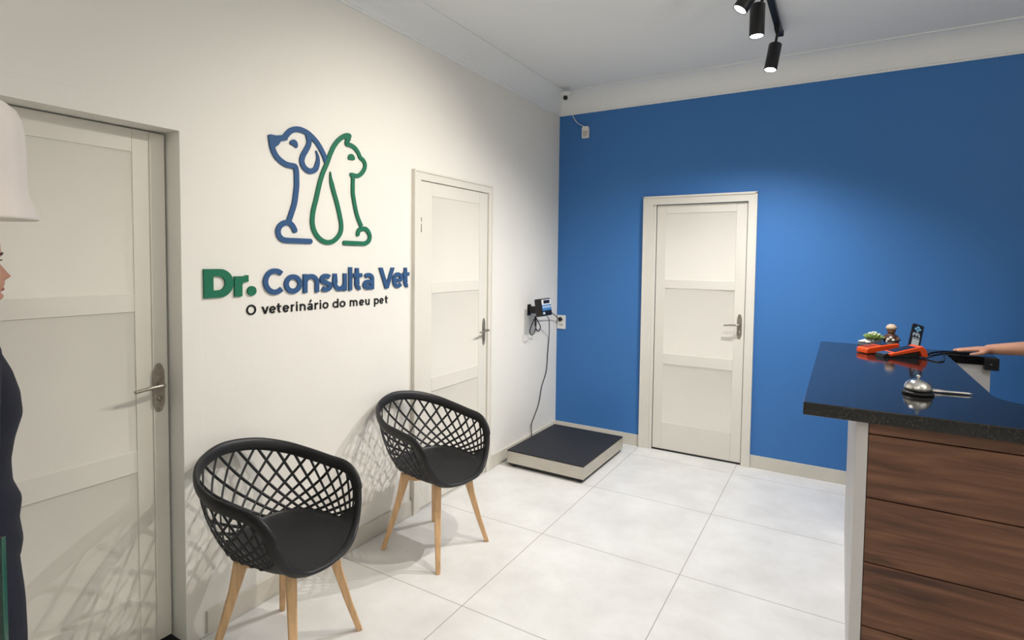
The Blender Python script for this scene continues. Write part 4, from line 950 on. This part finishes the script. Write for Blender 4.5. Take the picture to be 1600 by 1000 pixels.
for z, w_, nm in ((1.5405, .0048, 'upper_lip'), (1.5265, .0055, 'lower_lip')):
    bm = bmesh.new(); tube(bm, [FV(.084, -.024, z - .001), FV(.101, -.010, z), FV(.106, 0, z), FV(.101, .010, z), FV(.084, .024, z - .001)], [.001, w_, w_, w_, .001], 8); obj(nm, bm, 'lip', pr, smooth=True)
bm = bmesh.new(); tube(bm, [FV(.080, -.018, 1.5335), FV(.097, -.008, 1.5335), FV(.100, 0, 1.5335), FV(.097, .008, 1.5335), FV(.080, .018, 1.5335)], .0035, 8); obj('teeth', bm, 'eye_white', pr, smooth=True)

# --- person behind the counter, right hand resting on the short return, facing -X
P2 = Vector((3.50, -.40, 0)); R180 = Matrix.Rotation(PI, 4, 'Z')
p2 = thing('person', 'bare forearm and hand of a person resting on the countertop at the right edge', 'person', tuple(P2))
def G(x, y, z): return Vector((x, y, z)) - P2
bm = bmesh.new()
head_bm(bm, G(3.47, -.40, 1.63), 180)
loft(bm, [(1.40, .055, -.080, .080), (1.47, .045, -.062, .060), (1.54, .050, -.055, .056)], R180, Vector((0, 0, 0)))
loft(bm, [(.86, .10, -.13, .17), (.95, .105, -.12, .165), (1.08, .10, -.10, .15), (1.20, .12, -.11, .165), (1.28, .11, -.11, .18), (1.36, .085, -.10, .19), (1.42, .055, -.08, .13), (1.45, .045, -.07, .07)], R180, Vector((0, 0, 0)))
for s_ in (-1, 1):
    q = lambda f, z, o=.09: G(3.50 - f, -.40 - s_ * o, z)
    limb(bm, [q(0, .88), q(.02, .66), q(.02, .48), q(0, .28), q(-.02, .09)], [.094, .082, .060, .058, .040])
    limb(bm, [q(-.03, .05), q(.06, .04), q(.16, .028)], [.040, .042, .027])
# left arm hangs
limb(bm, [G(3.51, -.215, 1.37), G(3.53, -.18, 1.20), G(3.52, -.175, 1.09)], [.054, .048, .040]); limb(bm, [G(3.52, -.175, 1.09), G(3.49, -.175, .97), G(3.45, -.18, .86)], [.041, .036, .026])
hand(bm, G(3.45, -.18, .86), (-.15, 0, -1), (0, -1, 0), (-1, 0, .1), .25, 1)
# right arm reaches to the counter
W = G(3.012, -.632, 1.139)
limb(bm, [G(3.50, -.585, 1.37), G(3.47, -.63, 1.27), G(3.40, -.655, 1.185)], [.054, .050, .044])
limb(bm, [G(3.40, -.655, 1.185), G(3.28, -.650, 1.175), G(3.14, -.640, 1.155), W], [.045, .046, .038, .0265])
hand(bm, W, (-1, -.10, -.085), (0, 0, -1), (.05, -1, 0), .03, 1.0, .05)
body('body', bm, 'skin', p2, .0042, 3)
bm = bmesh.new()
loft(bm, [(.82, .130, -.155, .20), (.95, .132, -.145, .192), (1.08, .122, -.12, .165), (1.20, .135, -.125, .178), (1.28, .125, -.12, .192), (1.36, .095, -.11, .195), (1.42, .066, -.09, .14), (1.445, .056, -.08, .095)], R180, Vector((0, 0, 0)))
limb(bm, [G(3.50, -.585, 1.37), G(3.485, -.61, 1.30), G(3.47, -.63, 1.26)], [.068, .064, .060]); limb(bm, [G(3.51, -.215, 1.37), G(3.525, -.19, 1.26)], [.068, .062])
body('shirt', bm, 'navy', p2, .008, 4)
bm = bmesh.new()
loft(bm, [(.80, .10, -.135, .175), (.88, .11, -.138, .172), (.94, .108, -.13, .165)], R180, Vector((0, 0, 0)))
for s_ in (-1, 1):
    q = lambda f, z, o=.09: G(3.50 - f, -.40 - s_ * o, z)
    limb(bm, [q(0, .84), q(.015, .68), q(.025, .52), q(.01, .30), q(0, .10)], [.100, .098, .088, .080, .072])
body('trousers', bm, 'navy', p2, .008, 4)
for s_ in (-1, 1):
    q = lambda f, z, o=.09: G(3.50 - f, -.40 - s_ * o, z)
    bm = bmesh.new(); limb(bm, [q(-.045, .046), q(.05, .046), q(.16, .037)], [.047, .048, .037]); body('shoe', bm, 'dark', p2, .006, 4)
bm = bmesh.new()
bmesh.ops.create_icosphere(bm, subdivisions=4, radius=.108, matrix=Matrix.Translation(G(3.485, -.40, 1.675)) @ Matrix.Diagonal((1.0, .80, .82, 1)))
bmesh.ops.create_icosphere(bm, subdivisions=4, radius=.09, matrix=Matrix.Translation(G(3.535, -.40, 1.62)) @ Matrix.Diagonal((.78, .86, 1.0, 1)))
body('hair', bm, 'hair', p2, .006, 6)
for s_ in (-1, 1):
    e = G(3.41, -.40 + s_ * .031, 1.63)
    bm = bmesh.new(); bmesh.ops.create_icosphere(bm, subdivisions=3, radius=.0115, matrix=Matrix.Translation(e)); ey = obj('eye', bm, 'eye_white', p2, smooth=True)
    bm = bmesh.new(); bmesh.ops.create_icosphere(bm, subdivisions=3, radius=.0062, matrix=Matrix.Translation(e + Vector((-.0065, 0, 0)))); obj('iris', bm, 'iris', ey, smooth=True)
bpy.context.view_layer.update()
